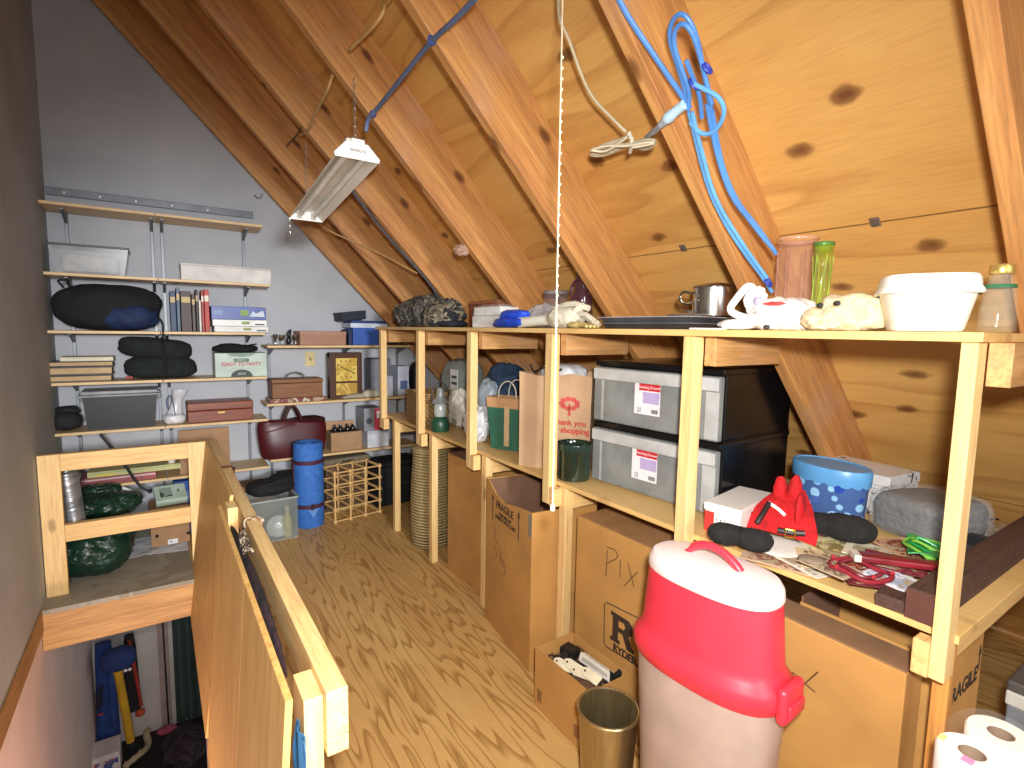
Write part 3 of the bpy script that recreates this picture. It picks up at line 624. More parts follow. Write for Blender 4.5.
for k in range(4):
    g = thing('dark_bottle', ('leftmost dark bottle top in the small open brown carton', 'dark bottle top second from the left in the small brown carton', 'dark bottle top third from the left in the small brown carton', 'dark bottle top at the right end of the small brown carton')[k], 'bottle', (t.location.x-w_*.6+k*w_*.4, 3.99+.02*(k % 2), SH['r']+h_+.001), 0, 'dark bottles in the small carton')
    MB().lathe([(.018,.0),(.019,.02),(.01,.032),(.008,.04),(.009,.044)], 14).build('body', glass('20261f', .1) if 0 else plain('14181a', .15), g, smooth=True); MB().lathe([(.0095,.044),(.0095,.05)], 12).build('cap', plain('b4b09a' if k % 2 else '26221c', .4), g)
t, w_, h_ = slab('white_carton', 'low white carton under the red and grey box', 'box', 367.5, 389, 430.5, SH['r'], plain('cfd2da', .5), 3.93, .2)
MB().box(-w_,w_,-.001,0,h_*.8,h_*.98).build('lid_edge', plain('b8bcc6', .5), t)
zz = SH['r']+h_
t, w_, h_ = slab('red_grey_box', 'grey product box with a bright red and white end panel', 'box', 364, 382.5, 408, zz+.001, plain('8f929a', .5), 3.93, .19)
MB().box(w_+.0005, w_+.03, 0, .19, .002, h_, .002).build('red_side', plain('a8323c', .5), t) if 0 else MB().box(w_*.1, w_, -.0012, 0, .003, h_*.98).build('red_panel', plain('b03340', .5), t)
MB().box(w_*.35,w_*.8,-.002,-.0012,h_*.55,h_*.85).build('white_patch', plain('e2dfe2', .5), t); MB().prism([(w_*-.5+w_*.3*cos(a), h_*.45+w_*.35*sin(a)) for a in [2*pi*i/16 for i in range(16)]], -.0012, 0, 'y').build('round_picture', plain('4c4f55', .5), t)
# small things at the joint of both shelf runs
t, w_, h_ = slab('tape_box', 'little stack of cassettes at the left end of the silver pieces shelf', 'box', 258, 268, 338, SH['p']+.0005 if 0 else SH['d']+.24, None, 3.96, .12, None, .002, 0, .05)
bpy.data.objects.remove(t)
# ------------------------------------------------------------------ things on the lower level of the bench (z = MIDZ), far end first
def at(px_, py_, X=None, Y=None, Z=None): return P(px_, py_, X=X, Y=Y, Z=Z)
zm = MIDZ+.0006
# wicker basket
t = thing('wicker_basket', 'square woven wicker basket at the far end of the lower bench shelf', 'basket', (1.40, 3.0, zm))
s = N('wicker', .8); wv = s.n('ShaderNodeTexWave'); wv.wave_type = 'BANDS'; wv.bands_direction = 'Z'; wv.inputs['Scale'].default_value = 28; wv.inputs['Distortion'].default_value = 1.5; s.l(s.coord(), wv.inputs['Vector'])
wv2 = s.n('ShaderNodeTexWave'); wv2.bands_direction = 'DIAGONAL'; wv2.inputs['Scale'].default_value = 20; s.l(s.coord(), wv2.inputs['Vector'])
mm = s.math('MULTIPLY', wv.outputs['Fac'], wv2.outputs['Fac']); s.col(s.ramp(mm, [(.0,'7a5a34'),(.4,'b8935c'),(1.,'d8b67c')])); s.bump(mm, .8, .01); M_WICK = s.m
for a in ((-.1,-.09,-.13,.13),(.09,.1,-.13,.13)): MB().box(a[0],a[1],a[2],a[3],0,.19,.004).build('side', M_WICK, t)
for a in ((-.0895,.0895,-.13,-.12),(-.0895,.0895,.12,.13)): MB().box(*a,0,.19,.004).build('side', M_WICK, t)
MB().box(-.0895,.0895,-.119,.119,.0,.008).build('bottom', M_WICK, t)
MB().tube([(x*.1,y*.13,.19) for x,y in ((-1,-1),(-.5,-1.02),(0,-1.02),(.5,-1.02),(1,-1),(1.02,0),(1,1),(0,1.02),(-1,1),(-1.02,0))], .009, 8, closed=True).build('rim', M_WICK, t, smooth=True)
# camping lantern
t = thing('camping_lantern', 'camping lantern with a green base and grey top on the lower shelf', 'lantern', (1.335, 2.715, zm))
MB().lathe([(.05,.001),(.055,.01),(.055,.05),(.045,.075),(.03,.085)],24).build('base', plain('1f4a35', .4), t, smooth=True)
MB().lathe([(.032,.085),(.036,.1),(.036,.15),(.03,.16)],24).build('globe', plain('aab0ad', .2), t, smooth=True)
MB().lathe([(.05,.16),(.052,.165),(.03,.19),(.022,.205),(.022,.235),(.01,.25)],24).build('cap', plain('8f9593', .35, .3), t, smooth=True)
MB().tube([(-.05,0,.17),(-.055,0,.24),(0,0,.29),(.055,0,.24),(.05,0,.17)], .003, 6, smooth=2).build('bail', plain('3d4042', .4, .6), t, smooth=True)
# packages and bags between posts B and D
def soft(name, label, cat, mat, c, r, seed, amp=.12, freq=2, power=2.6, wr=.08, rz=0, parts=None, group=None, flat=.0008, sub=4):
    t = thing(name, label, cat, c, rz, group)
    MB().blob((0,0,r[2]*.97), r, sub, amp, freq, seed, flat, power, None, wr).build('body', mat, t, smooth=True)
    return t
t = soft('sleeping_mat', 'large grey green packed cushion with a white care label, near the lantern', 'cushion', plain('8a9088', .7, 0, .1, .1), (1.665, 3.06, zm), (.11,.17,.20), 3, .06, 2, 3.2)
MB().box(-.116,-.1125,-.15,-.05,.2,.33,.001).build('label_tag', plain('e3e4e0', .5), t, rz=0)
for z in (.235,.275): MB().box(-.1175,-.1165,-.14,-.07,z,z+.016).build('print', plain('3a3b3c', .5), t)
soft('blue_sack', 'dark blue cloth sack behind the green gift bag', 'bag', plain('324a68', .8, 0, .2, .3, 12), (1.70, 2.56, zm), (.13,.17,.20), 8, .16, 2.4, 2.2, .12)
soft('white_sack', 'rumpled white plastic bag on the shelf between second and third post', 'bag', plain('d5d6d8', .3, 0, .05), (1.36, 2.345, zm), (.06,.085,.10), 12, .2, 2.8, 2.2, .2)
soft('pale_bundle', 'pale cloth bundle in clear plastic right beside the lantern', 'bundle', plain('c3bdb0', .35, 0, .1), (1.475, 2.74, zm), (.06,.085,.12), 18, .18, 2.6, 2.4, .18)
soft('pale_blue_bag', 'pale blue plastic bag leaning against the dark blue sack', 'bag', plain('b6c6d6', .3, 0, .08), (1.50, 2.46, zm), (.055,.085,.17), 22, .18, 2.4, 2.2, .18)
# green gift bag with paper top
t = thing('gift_bag', 'dark green gift bag with a tan cuff and cord handles behind third post', 'bag', (1.44, 2.135, zm), radians(27))
taper = lambda w, d, z: [(x*w, y*d, z) for x, y in ((-1,-1),(1,-1),(1,1),(-1,1))]
MB().loft([taper(.05,.085,.0), taper(.053,.098,.1), taper(.055,.11,.205)], True, False).build('body', plain('2f6350', .6), t)
MB().loft([taper(.0555,.1105,.205), taper(.0565,.116,.255), taper(.05,.11,.2552), taper(.049,.105,.2)], False, False).build('cuff', plain('b98f66', .7), t)
MB().box(-.0575,-.053,-.015,.012,.02,.215,.001).build('ribbon', plain('c4a77e', .7), t)
for s_ in (-1, 1): MB().tube([(.05*s_,-.05,.25),(.05*s_,-.045,.31),(.045*s_,0,.345),(.05*s_,.045,.31),(.05*s_,.05,.25)], .003, 6, smooth=2).build('handle', plain('d9d4c8', .6), t, smooth=True)
# brown paper grocery bag
t = thing('paper_bag', 'brown paper shopping bag with red printing between third and fourth posts', 'bag', (1.452, 1.765, zm), radians(32))
def bagring(k, z, j=0): return [(x*k*(1+j*.03*sin(i*2.3)), y*(1+j*.02*cos(i*1.7)), z+j*.008*sin(i*1.9)) for i, (x, y) in enumerate([(-.105,-.155),(-.105,-.07),(-.105,.0),(-.105,.08),(-.105,.155),(0,.15),(.105,.155),(.105,.0),(.105,-.155),(0,-.145)])]
MB().loft([bagring(1,0), bagring(1,.15,.3), bagring(1.0,.3,.7), bagring(1.02,.40,1.2), bagring(.98,.398,1.2), bagring(.95,.3,.7)], True, False).build('body', plain('bd9a77', .8, 0, .06, .15, 6), t)
text('lettering', 'Thank you\nfor shopping', .034, plain('c03b33', .6), t, (-.1095, -.068, .19), FACE_X, spacing=.95, bold=.0006)
m = MB()
for k in range(9): m.prism([(.012*cos(a)+.034*cos(k*.7), .010*sin(a)+.02*sin(k*.7)) for a in [2*pi*i/10 for i in range(10)]], -.1098, -.1082, 'x', Matrix.Translation((0,-.068,.285)))
m.prism([(-.006,-.05),(.006,-.05),(.004,.0),(-.004,.0)], -.1088, -.1072, 'x', Matrix.Translation((-.001,-.068,.285))); m.build('tree_print', plain('c4504a', .6), t)
soft('clear_parcel', 'clear plastic wrapped white parcel with dark cord on top of the paper bag', 'parcel', plain('d8dadd', .25, 0, .1), (1.457, 1.765, zm+.345), (.075,.11,.05), 5, .1, 2, 3, .1)
m = MB().tube([(-.095,-.11,.07),(-.1,-.06,.05),(-.1,0,.075),(-.1,.07,.04),(-.09,.11,.075)], .004, 6, smooth=2)
tag(m.build('dark_string', plain('1d2026', .6), None, (1.432, 1.745, zm+.36), 0, True), 'dark cord loosely wound on the parcel in the paper bag', 'cord')
# glass jar
t = thing('dark_jar', 'dark green glass jar at the left of the drawer boxes', 'jar', (1.35, 1.56, zm))
MB().lathe([(.05,.001),(.062,.004),(.064,.02),(.064,.13),(.068,.132),(.068,.142),(.063,.144),(.059,.13),(.059,.01),(.02,.006)],32,cap1=True).build('body', plain('1e2c20', .08, 0, .3, spec=.8), t, smooth=True)
MB().lathe([(.0685,.12),(.0695,.126),(.0695,.143),(.0685,.146)],32,cap0=False,cap1=False).build('rim', plain('24332a', .1), t, smooth=True)
# stacked drawer boxes
def drawer(label, z0, rz):
    t = thing('drawer_box', label, 'storage drawer', (1.437, 1.256, z0), radians(4), 'stacked clear front drawers')
    w, d, h = .268, .455, .236
    MB().box(.02,d,-w,-w+.01,.0,h-.02,.003).box(.02,d,w-.01,w,.0,h-.02,.003).box(d-.01,d,-w,w,0,h-.02,.003).box(.02,d,-w,w,0,.01).box(.0,d+.004,-w-.004,w+.004,h-.022,h,.005).build('shell', plain('0f0f11', .25, 0, .2), t)
    f = MB().box(-.012,.016,-w+.004,w-.004,.004,h-.026,.005).build('drawer_front', clear('a4a8a6', .5, .25), t)
    MB().box(-.02,-.0125,-w+.006,w-.006,h-.072,h-.03,.004).build('handle', clear('cfd0cf', .75, .2), f)
    MB().box(-.0135,-.0122,w-.055,w-.045,.01,h-.075).build('rib', clear('d5d6d4', .5, .2), f); MB().box(-.014,-.0125,-w+.004,-w+.05,.01,h-.075,.001).build('rib', clear('d5d6d4', .5, .2), f)
    MB().box(.035,d-.03,-w+.03,w-.03,.012,h*.62,.02).build('contents', patches(['5b5f5e','3c4042','7d7f74','54504e','8a4440','6a6c6a','4b5054'], 7, .8, .3), t)
    LY = -.05
    L = MB().box(-.0135,-.0125,.005+LY,.115+LY,.055,.165).build('label_card', plain('eceaf0', .5), f)
    MB().box(-.0142,-.0136,.005+LY,.095+LY,.14,.165).build('label_band', plain('cf2f36', .5), f)
    text('lettering', 'Stacking Drawer', .0135, plain('f6e6e4', .5), f, (-.0145, .05+LY, .152), FACE_X, ext=.0002)
    MB().box(-.0142,-.0136,.008+LY,.078+LY,.095,.135).build('label_block', plain('b9aad6', .5), f)
    m = MB()
    for k in range(9): m.box(-.0142,-.0136,.012+LY+k*.0032,.0133+LY+k*.0032+.001*(k % 2),.062,.076)
    m.build('barcode', plain('35353a', .5), f)
    for k in range(3): MB().box(-.0142,-.0136,.085+LY+.006*k,.088+LY+.006*k,.06,.08).build('icon', plain('9a9aa2', .5), f)
    return t
drawer('lower one of two stacked black storage drawers with clear fronts', zm, 0); drawer('upper one of two stacked black storage drawers with clear fronts', zm+.2368, 0)
# red and white polka box and santa stocking
t = thing('dotted_box', 'white gift box with black dots lying beside the red felt ornament', 'box', (1.47, .918, zm), radians(10))
Md = speck('eeeae4', '303030', 78, .24)
MB().box(-.13,.11,-.055,.05,0,.062,.003).build('body', Md, t); MB().box(-.133,.114,-.058,.053,.0625,.085,.003).build('lid', Md, t)
MB().box(-.134,-.131,.02,.048,.0,.06).build('red_end', plain('c63a35', .5), t)
t = thing('felt_ornament', 'red felt suit shaped ornament with black belt and brass buckle', 'ornament', (1.485, .785, zm+.018), radians(16))
SS = .78
M_RED = plain('c2151b', .85, 0, .15, .35, 25)
MB().loft([[(-.10+u, .13*sgn_, z) for u, sgn_, z in ((0,-1,.0),(0,-.3,.012),(0,.4,.012),(0,1,0),(.03,1.0,.03),(.03,0,.05),(.03,-1,.03))],
           [(-.02+u, .10*sgn_, z) for u, sgn_, z in ((0,-1,.085),(0,-.3,.1),(0,.4,.1),(0,1,.088),(.04,.9,.1),(.04,0,.11),(.04,-.9,.1))],
           [(.05+u, .05*sgn_, z) for u, sgn_, z in ((0,-1,.125),(0,-.3,.135),(0,.4,.135),(0,1,.125),(.05,.9,.14),(.05,0,.15),(.05,-.9,.14))]]).build('body', M_RED, t, smooth=True)
for k, (y0, z0) in enumerate(((.035,.11),(-.02,.12))):
    MB().blob((.045,y0,z0+.028),(.028,.026,.055),4,.12,2.5,k+40,None,2,None,.1).build('scarf_end', M_RED, t, smooth=True)
MB().blob((-.02,-.055,.085),(.05,.018,.075),3,.15,2,7,None,2,Matrix.Translation((0,0,0)),.1).build('sleeve', M_RED, t, smooth=True)
MB().tube([(-.105,.08,.035),(-.09,.07,.055),(-.06,.062,.08),(-.035,.055,.1)], .011, 8, smooth=1).build('belt', plain('2a1a18', .5), t, smooth=True)
MB().tube([(-.112,.0,.03),(-.11,-.04,.03),(-.095,-.09,.035)], .011, 8, smooth=1).build('belt_end', plain('2a1a18', .5), t, smooth=True)
MB().tube([(-.128,-.03,.018),(-.125,-.03,.045),(-.122,-.062,.045),(-.125,-.062,.018)], .005, 8, closed=True).build('buckle', plain('d9b24a', .25, .9), t, smooth=True)
MB().tube([(-.03,.06,.1),(-.045,.02,.09),(-.06,-.01,.075)], .007, 8, smooth=2).build('white_trim', plain('eeeae6', .9), t, smooth=True)
for ch in t.children: ch.scale = (SS*.9, SS*.92, SS)
soft('white_cloth', 'flat white cloth under the red felt ornament and black slippers', 'cloth', plain('e9e6df', .8, 0, .04, .1), (1.375, .765, zm), (.075,.10,.008), 9, .1, 2, 3, .1, radians(12))
# blue oval tin
t = thing('blue_tin', 'oval blue tin with snowflake pattern and pale blue lid', 'tin', (1.765, .80, zm), radians(-14))
s = N('snowflake_print', .35); vo = s.n('ShaderNodeTexVoronoi'); vo.inputs['Scale'].default_value = 26; s.l(s.coord(), vo.inputs['Vector'])
big = s.ramp(vo.outputs['Distance'], [(.38,(255,255,255)),(.42,(0,0,0))])
c = s.mix(big, '46639a', s.ramp(vo.outputs['Color'], [(.0,'8fc4ee'),(.55,'9ccdf2'),(.6,'2743a0'),(1.,'2e50b4')])); s.col(c)
MB().lathe([(.9,.0),(.93,.004),(1.,.15),(.98,.152)],44,sx=.078,sy=.118).build('body', s.m, t, smooth=True)
ml = MB(); rings = []
for k, z, wv_ in ((1.04,.132,1),(1.06,.15,0),(1.06,.170,0),(1.03,.177,0),(.97,.177,0),(.95,.174,0),(.3,.1742,0)):
    rings.append([(.078*k*cos(a), .118*k*sin(a), z-(.008*abs(sin(9*a)) if wv_ else 0)) for a in [2*pi*i/72 for i in range(72)]])
ml.loft(rings, False, True).build('lid', plain('5f9fd6', .35, 0, .04), t, smooth=True)
# white music box
t = thing('white_box', 'white cardboard box with black scribble pattern behind the blue tin', 'box', (2.03, .83, zm), radians(-6))
Mn = N('scribble_print', .6); q = Mn.noise(Mn.coord((1,1,1)), 26, 3, .6, 2.0); zone = Mn.noise(Mn.coord(), 5, 2)
Mn.col(Mn.mix(Mn.math('MULTIPLY', Mn.ramp(q, [(.56,(0,0,0)),(.6,(255,255,255))]), Mn.ramp(zone, [(.45,(0,0,0)),(.52,(255,255,255))])), 'd7d6d6', '2c2c2e'))
MB().box(-.10,.08,-.15,.10,0,.10,.003).build('body', Mn.m, t); MB().box(-.103,.083,-.153,.103,.1005,.135,.003).build('lid', Mn.m, t)
# slippers
M_SLIP = plain('1c1b1a', .95, 0, .25, .6, 30)
t = thing('slipper', 'black knitted slipper with a pinched middle nearest the red lidded bin', 'slipper', (1.262, .782, zm+.018), radians(24), 'pair of black slippers')
MB().blob((0,.038,.028),(.034,.044,.028),4,.08,2,3,.0,2.3).blob((.004,-.032,.027),(.034,.048,.028),4,.08,2,6,.0,2.3).build('body', M_SLIP, t, smooth=True)
MB().tube([(-.0,.035,.056),(.014,.01,.049),(.016,-.015,.047),(.004,-.025,.055)], .004, 8, smooth=2, closed=False).build('cuff', plain('111111', .95), t, smooth=True)
t = thing('slipper', 'black knitted slipper with a long seam, lying beside the blue tin', 'slipper', (1.54, .66, zm+.026), radians(12), 'pair of black slippers')
MB().blob((0,-.016,.034),(.042,.066,.034),4,.08,2,13,.0,2.5).blob((0,.045,.03),(.038,.055,.028),4,.08,2,16,.0,2.3).build('body', M_SLIP, t, smooth=True)
MB().tube([(-.022,.085,.036),(-.028,.04,.047),(-.034,.0,.045),(-.037,-.03,.036)], .003, 8, smooth=2).build('seam', plain('0e0e0e', .95), t, smooth=True)
# cards and ornaments heaped by the beam
GC = 'christmas cards and tags heaped at the near end of the bench'
cards = [((1.31,.70),(.055,.085),20,4,'c9a98a','8b5a48','tan card with a brown picture lying under the front slipper'), ((1.345,.655),(.05,.08),-15,3,'e9e2d2','b7a58f','plain cream envelope just left of the heap of cards'),
         ((1.40,.60),(.06,.09),35,7,'dcc9a0','7c6b52','cream card with a brown picture and cut corner'), ((1.47,.60),(.07,.11),-25,5,'e2d59d','8f7c4a','yellowish card lying under the long slipper'),
         ((1.395,.525),(.05,.075),10,9,'d8cdb4','9a3f33','cream card with small red bird picture'), ((1.53,.545),(.055,.09),15,4,'e5dcc4','a89a7a','cream card touching the green ribbon bag'),
         ((1.34,.51),(.045,.05),40,6,'6d2630','8c3a40','dark red card at the front edge near the wooden beam'), ((1.38,.475),(.04,.05),-10,8,'e6e8f0','a9b6cc','white and pale blue envelope next to the wooden beam'),
         ((1.60,.515),(.06,.075),-30,6,'c7a27e','86402e','brown card with red lines near the clear wrapped cushion'), ((1.465,.50),(.05,.06),25,10,'7a2b34','a54a4c','dark red gift tag on top of the heap'),
         ((1.30,.575),(.04,.055),-5,5,'b59f86','6d5a49','brown grey card at the front edge under the red wreath')]
for i, (c, r, rz, tl, ca, cb, l) in enumerate(cards):
    t = thing('greeting_card', l, 'card', (c[0], c[1], zm+.004+.0033*i), radians(rz), GC, (radians(tl*.25), radians(-tl*.25), radians(rz)))
    MB().box(-r[0],r[0],-r[1],r[1],0,.0022,.0004).build('sheet', plain(ca, .6), t)
    MB().box(-r[0]*.85,r[0]*.7,-r[1]*.85,r[1]*.8,.0023,.003).build('picture', patches([cb, ca, cb, 'b5a486'], 30, .6, 0), t)
t = thing('ornament_wreath', 'dark red bead wreath lying on cards at the shelf front', 'ornament', (1.335, .525, zm+.034), radians(10))
pts = [(.05*cos(a)+.004*sin(5*a), .062*sin(a), .006+.004*sin(3*a)) for a in [2*pi*i/28 for i in range(28)]]
MB().tube(pts, .0055, 8, closed=True).build('ring', plain('8a2430', .4), t, smooth=True)
MB().tube([(p[0]*.72, p[1]*.7, p[2]+.004) for p in pts[2:22]], .0045, 8).build('inner_garland', plain('6f1f2a', .4), t, smooth=True)
for k in range(5): MB().lathe([(.0,-.006),(.0055,-.002),(.0055,.002),(.0,.006)],10,c=(.05*cos(k*1.25),.062*sin(k*1.25),.014)).build('berry', plain('a8303a', .3), t, smooth=True)
t = thing('brown_pouch', 'small brown felt disc at the front edge of the cards', 'ornament', (1.297, .615, zm+.03))
MB().blob((0,0,.008),(.026,.03,.009),3,.1,2,3).build('body', plain('8d7a68', .9), t, smooth=True); MB().tube([(.02,0,.012),(.04,.01,.014),(.055,.03,.012)], .002, 6).build('loop', plain('c9b58f', .8), t, smooth=True)
t = thing('red_packet', 'shiny dark red folded packet at the right of the card heap', 'ornament', (1.43, .478, zm+.048), radians(-52))
MB().box(-.1,.1,-.02,.02,0,.016,.006).build('body', plain('7c1f28', .3, 0, .2), t, smooth=True); MB().box(-.1005,-.085,-.021,.021,-.0005,.0165,.002).build('end_band', plain('d9d0c6', .4), t)
t = thing('green_ribbon', 'bright green ribbon bag lying on the heap of cards', 'ribbon', (1.56, .475, zm+.05), radians(20))
Mg = plain('1f9a4a', .35, 0, .15)
for k in range(4): MB().tube([(-.09+.03*k,-.03-.01*k,.0),(-.05+.02*k,.02,.02+.006*k),(.0,.05-.012*k,.015),(.04+.01*k,.02,.022),(.08-.01*k,-.05+.02*k,.004)], [.004,.009,.006,.01,.004], 8, smooth=2).build('strand', Mg if k % 2 else plain('7cc04a', .35, 0, .15), t, smooth=True)
MB().sheet(lambda u, v: (-.07+.14*u, -.035+.07*v, .012+.008*sin(5*u+3*v)), 8, 6, .002).build('fabric', plain('3ba45a', .4, 0, .2), t, smooth=True)
MB().box(-.045,.02,-.055,-.03,.016,.02,.001).build('silver_tag', plain('b9c6cc', .3, .3), t)
# grey cushion in clear wrap
t = thing('wrapped_cushion', 'dark grey folded blanket in shiny clear plastic wrap', 'blanket', (1.865, .565, zm), radians(-18))
MB().blob((0,0,.062),(.12,.10,.06),4,.04,2,4,.0006,5.5,None,.03).build('blanket', plain('5b5a57', .8, 0, .1), t, smooth=True)
MB().blob((0,0,.064),(.131,.111,.068),5,.02,5,4,.0003,5.,None,.06).build('wrap', plain('dfe3e6', .12, 0, 0, alpha=.16, spec=1.), t)
t = thing('grey_bundle', 'dark loosely bundled clear plastic behind the corner post', 'bundle', (2.05, .60, zm), radians(-18))
MB().blob((0,0,.035),(.03,.06,.034),4,.18,2.5,14,.0006,2.4,None,.15).build('body', plain('2b2927', .5, 0, .3), t, smooth=True)
t = thing('clear_sheet', 'crumpled clear plastic sheet lying by the sloping roof', 'plastic sheet', (1.99, .455, zm+.012))
MB().sheet(lambda u, v: (-.09+.2*u, -.02+.07*v, .014+.012*noise.noise((u*5, v*4, 1.3))+.006*sin(u*6)), 22, 12, .0012).build('sheet', plain('b9b4ad', .12, 0, .1, alpha=.4, spec=.9), t, smooth=True)
MB().tube([(-.05,0,.03),(.0,.02,.04),(.06,.0,.035)], .003, 6, smooth=2).build('tie', plain('1e1d1c', .5), t, smooth=True)
t = thing('black_case', 'small black angular case just right of the corner post', 'case', (1.83, .437, zm), radians(4))
MB().prism([(-.05,0),(.05,0),(.045,.03),(-.01,.055),(-.05,.06)], -.022, .022, 'y', None, .003).build('body', plain('17191a', .4), t); MB().box(-.052,-.049,-.02,.02,.01,.03).build('clasp', plain('3b3d3e', .3), t)
# dark beam and loose block on the near end
Mb = patches(['3d2a22','4a332a','533a2e','452e26'], 9, .75, .15, (1,8,8))
t = thing('dark_beam', 'dark brown weathered wooden beam lying across the near end of the bench', 'beam', (1.74, .385, zm), 0)
MB().box(-.47,.42,-.026,.026,.0,.066,.003).build('timber', Mb, t); MB().box(-.472,-.4705,-.025,.025,.002,.064).build('end_grain', plain('5a352a', .8), t)
t = thing('wood_block', 'small dark wooden block in front of the dark beam', 'block', (1.30, .435, zm), radians(6))
MB().box(-.024,.03,-.018,.035,0,.028,.002).build('body', Mb, t); MB().box(-.015,.02,-.019,-.0175,.008,.02).build('notch', plain('2a1c17', .8), t)

# ------------------------------------------------------------------ things on the top of the bench (z = TOPZ)
zt = TOPZ+.0006
def top_at(pxc, X, pt): q = P(pxc, pt, X=X); return q
# camouflage clothing
t = thing('camouflage_clothes', 'crumpled pile of grey black camouflage clothing at the far end of the bench top', 'clothes', (1.40, 3.03, zt), radians(4))
Mcam = patches(['2b2a28','4f4d48','6d695e','35343a','8b8470','222222','57544c'], 9, .9, .3)
MB().blob((0,.03,.09),(.10,.42,.105),5,.2,2.6,6,.0006,2.2,None,.2).build('jacket', Mcam, t, smooth=True)
MB().blob((-.02,-.2,.07),(.09,.2,.085),4,.2,2.8,16,.0006,2.2,None,.2).build('trousers', patches(['4a463f','7d7565','a0967e','2c2b29','3c3f48'], 11, .9, .3), t, smooth=True)
MB().blob((-.03,-.34,.02),(.08,.12,.022),3,.12,2.6,26,.0006,2.2,None,.15).build('dark_sleeve', plain('2c313c', .85), t, smooth=True)
for k in range(3): MB().tube([(-.1,-.1+.14*k,.03),(-.108,-.04+.13*k,.085),(-.08,.02+.12*k,.13)], .011, 8, smooth=2).build('fold', Mcam, t, smooth=True)
t = thing('brown_case', 'reddish brown wooden box standing behind the white foam packs', 'box', (1.49, 2.46, zt))
MB().box(-.035,.035,-.16,.14,0,.125,.004).build('body', wood('7a4428','96583a',1,1,.5), t); MB().box(-.038,.038,-.163,.143,.1255,.145,.004).build('lid', wood('8a5434','a5684a',1,1,.5), t)
t = thing('foam_pack', 'white foam blocks in a clear plastic bag left of the blue bag', 'package', (1.345, 2.15, zt), radians(3))
MB().box(-.055,.06,-.13,.12,.0,.055,.006).box(-.05,.055,-.11,.115,.056,.098,.006).build('foam', plain('e8e6e0', .85, 0, .05, .3, 40), t)
MB().blob((0,-.005,.056),(.068,.15,.06),4,.08,2.5,3,.0003,3,None,.1).build('wrap', plain('e6e9ec', .1, 0, 0, alpha=.22, spec=.9), t, smooth=True)
t = thing('blue_bag', 'bright blue folded plastic bag on the bench top', 'bag', (1.282, 1.925, zt), radians(-4))
MB().blob((0,0,.022),(.045,.13,.024),4,.12,2.6,3,.0006,2.6,None,.15).build('lower_fold', plain('1f48c0', .35, 0, .1), t, smooth=True); MB().blob((.01,-.02,.056),(.042,.105,.024),4,.12,2.6,8,None,2.6,None,.15).build('upper_fold', plain('2650cf', .35, 0, .1), t, smooth=True)
soft('clear_bag', 'loose bag of clear plastic between blue bag and grey jar', 'bag', plain('d9dadb', .12, 0, .05, alpha=.45, spec=.9), (1.385, 1.83, zt), (.05,.10,.055), 31, .15, 2.8, 2.3, .2)
t = thing('grey_jar', 'smoky grey glass canister half hidden by the hanging cord', 'jar', (1.49, 1.875, zt))
MB().lathe([(.05,.001),(.055,.004),(.055,.15),(.05,.158)],28).build('body', plain('a0959e', .08, 0, .1, alpha=.2, spec=1.), t, smooth=True); MB().lathe([(.0555,.15),(.057,.152),(.057,.165),(.053,.168)],28).build('lid', plain('9a8f8f', .2, 0, .1, alpha=.8), t, smooth=True)
t = thing('purple_pitcher', 'purple brown glass vase leaning near the rafter', 'vase', (1.49, 1.71, zt), 0, None, (radians(6), 0, 0))
MB().lathe([(.035,.001),(.045,.004),(.05,.06),(.042,.14),(.034,.2),(.038,.235),(.036,.235),(.032,.2),(.039,.14),(.046,.06),(.03,.008)],28).build('body', plain('5a3348', .06, 0, .1, alpha=.3, spec=1.), t, smooth=True)
MB().tube([(-.036,.0,.2),(-.06,.0,.19),(-.068,0,.14),(-.046,0,.1)], .005, 8, smooth=2).build('handle', plain('4d2a38', .06, 0, .1, spec=.9), t, smooth=True)
# white tubes / gloves
t = thing('white_gloves', 'bundle of dirty white work gloves and plastic tube beside the cord', 'gloves', (1.32, 1.60, zt), radians(8))
Mgl = plain('d6cfba', .85, 0, .1, .2, 20)
MB().blob((.0,.0,.04),(.045,.09,.042),4,.15,2.6,5,.0006,2.3,None,.15).build('palm', Mgl, t, smooth=True)
for k in range(4): MB().tube([(-.01,-.06,.05+.008*k),(-.015+.01*k,-.11,.055-.008*k),(-.02+.012*k,-.155,.03-.005*k)],[.016,.014,.011],8,smooth=1).build('finger', Mgl, t, smooth=True)
MB().tube([(.0,.06,.035),(-.01,.14,.03),(-.02,.24,.022)],[.02,.024,.022],10,smooth=1).build('cuff', plain('c9c5b6', .6), t, smooth=True)
MB().tube([(.02,.08,.07),(.01,-.02,.1),(.02,-.1,.075)],[.014,.016,.012],8,smooth=1).build('thumb', Mgl, t, smooth=True)
t = thing('yellow_glove', 'yellowish rubber glove lying under the white gloves', 'glove', (1.275, 1.475, zt), radians(-10))
MB().blob((0,0,.012),(.03,.05,.013),3,.15,2.6,5,.0004,2.3,None,.1).build('palm', plain('cdbd7c', .6), t, smooth=True)
for k in range(4): MB().tube([(-.018+.012*k,-.04,.011),(-.022+.015*k,-.075,.009),(-.024+.016*k,-.1,.007)],[.008,.007,.005],8,smooth=1).build('finger', plain('c8b774', .6), t, smooth=True)
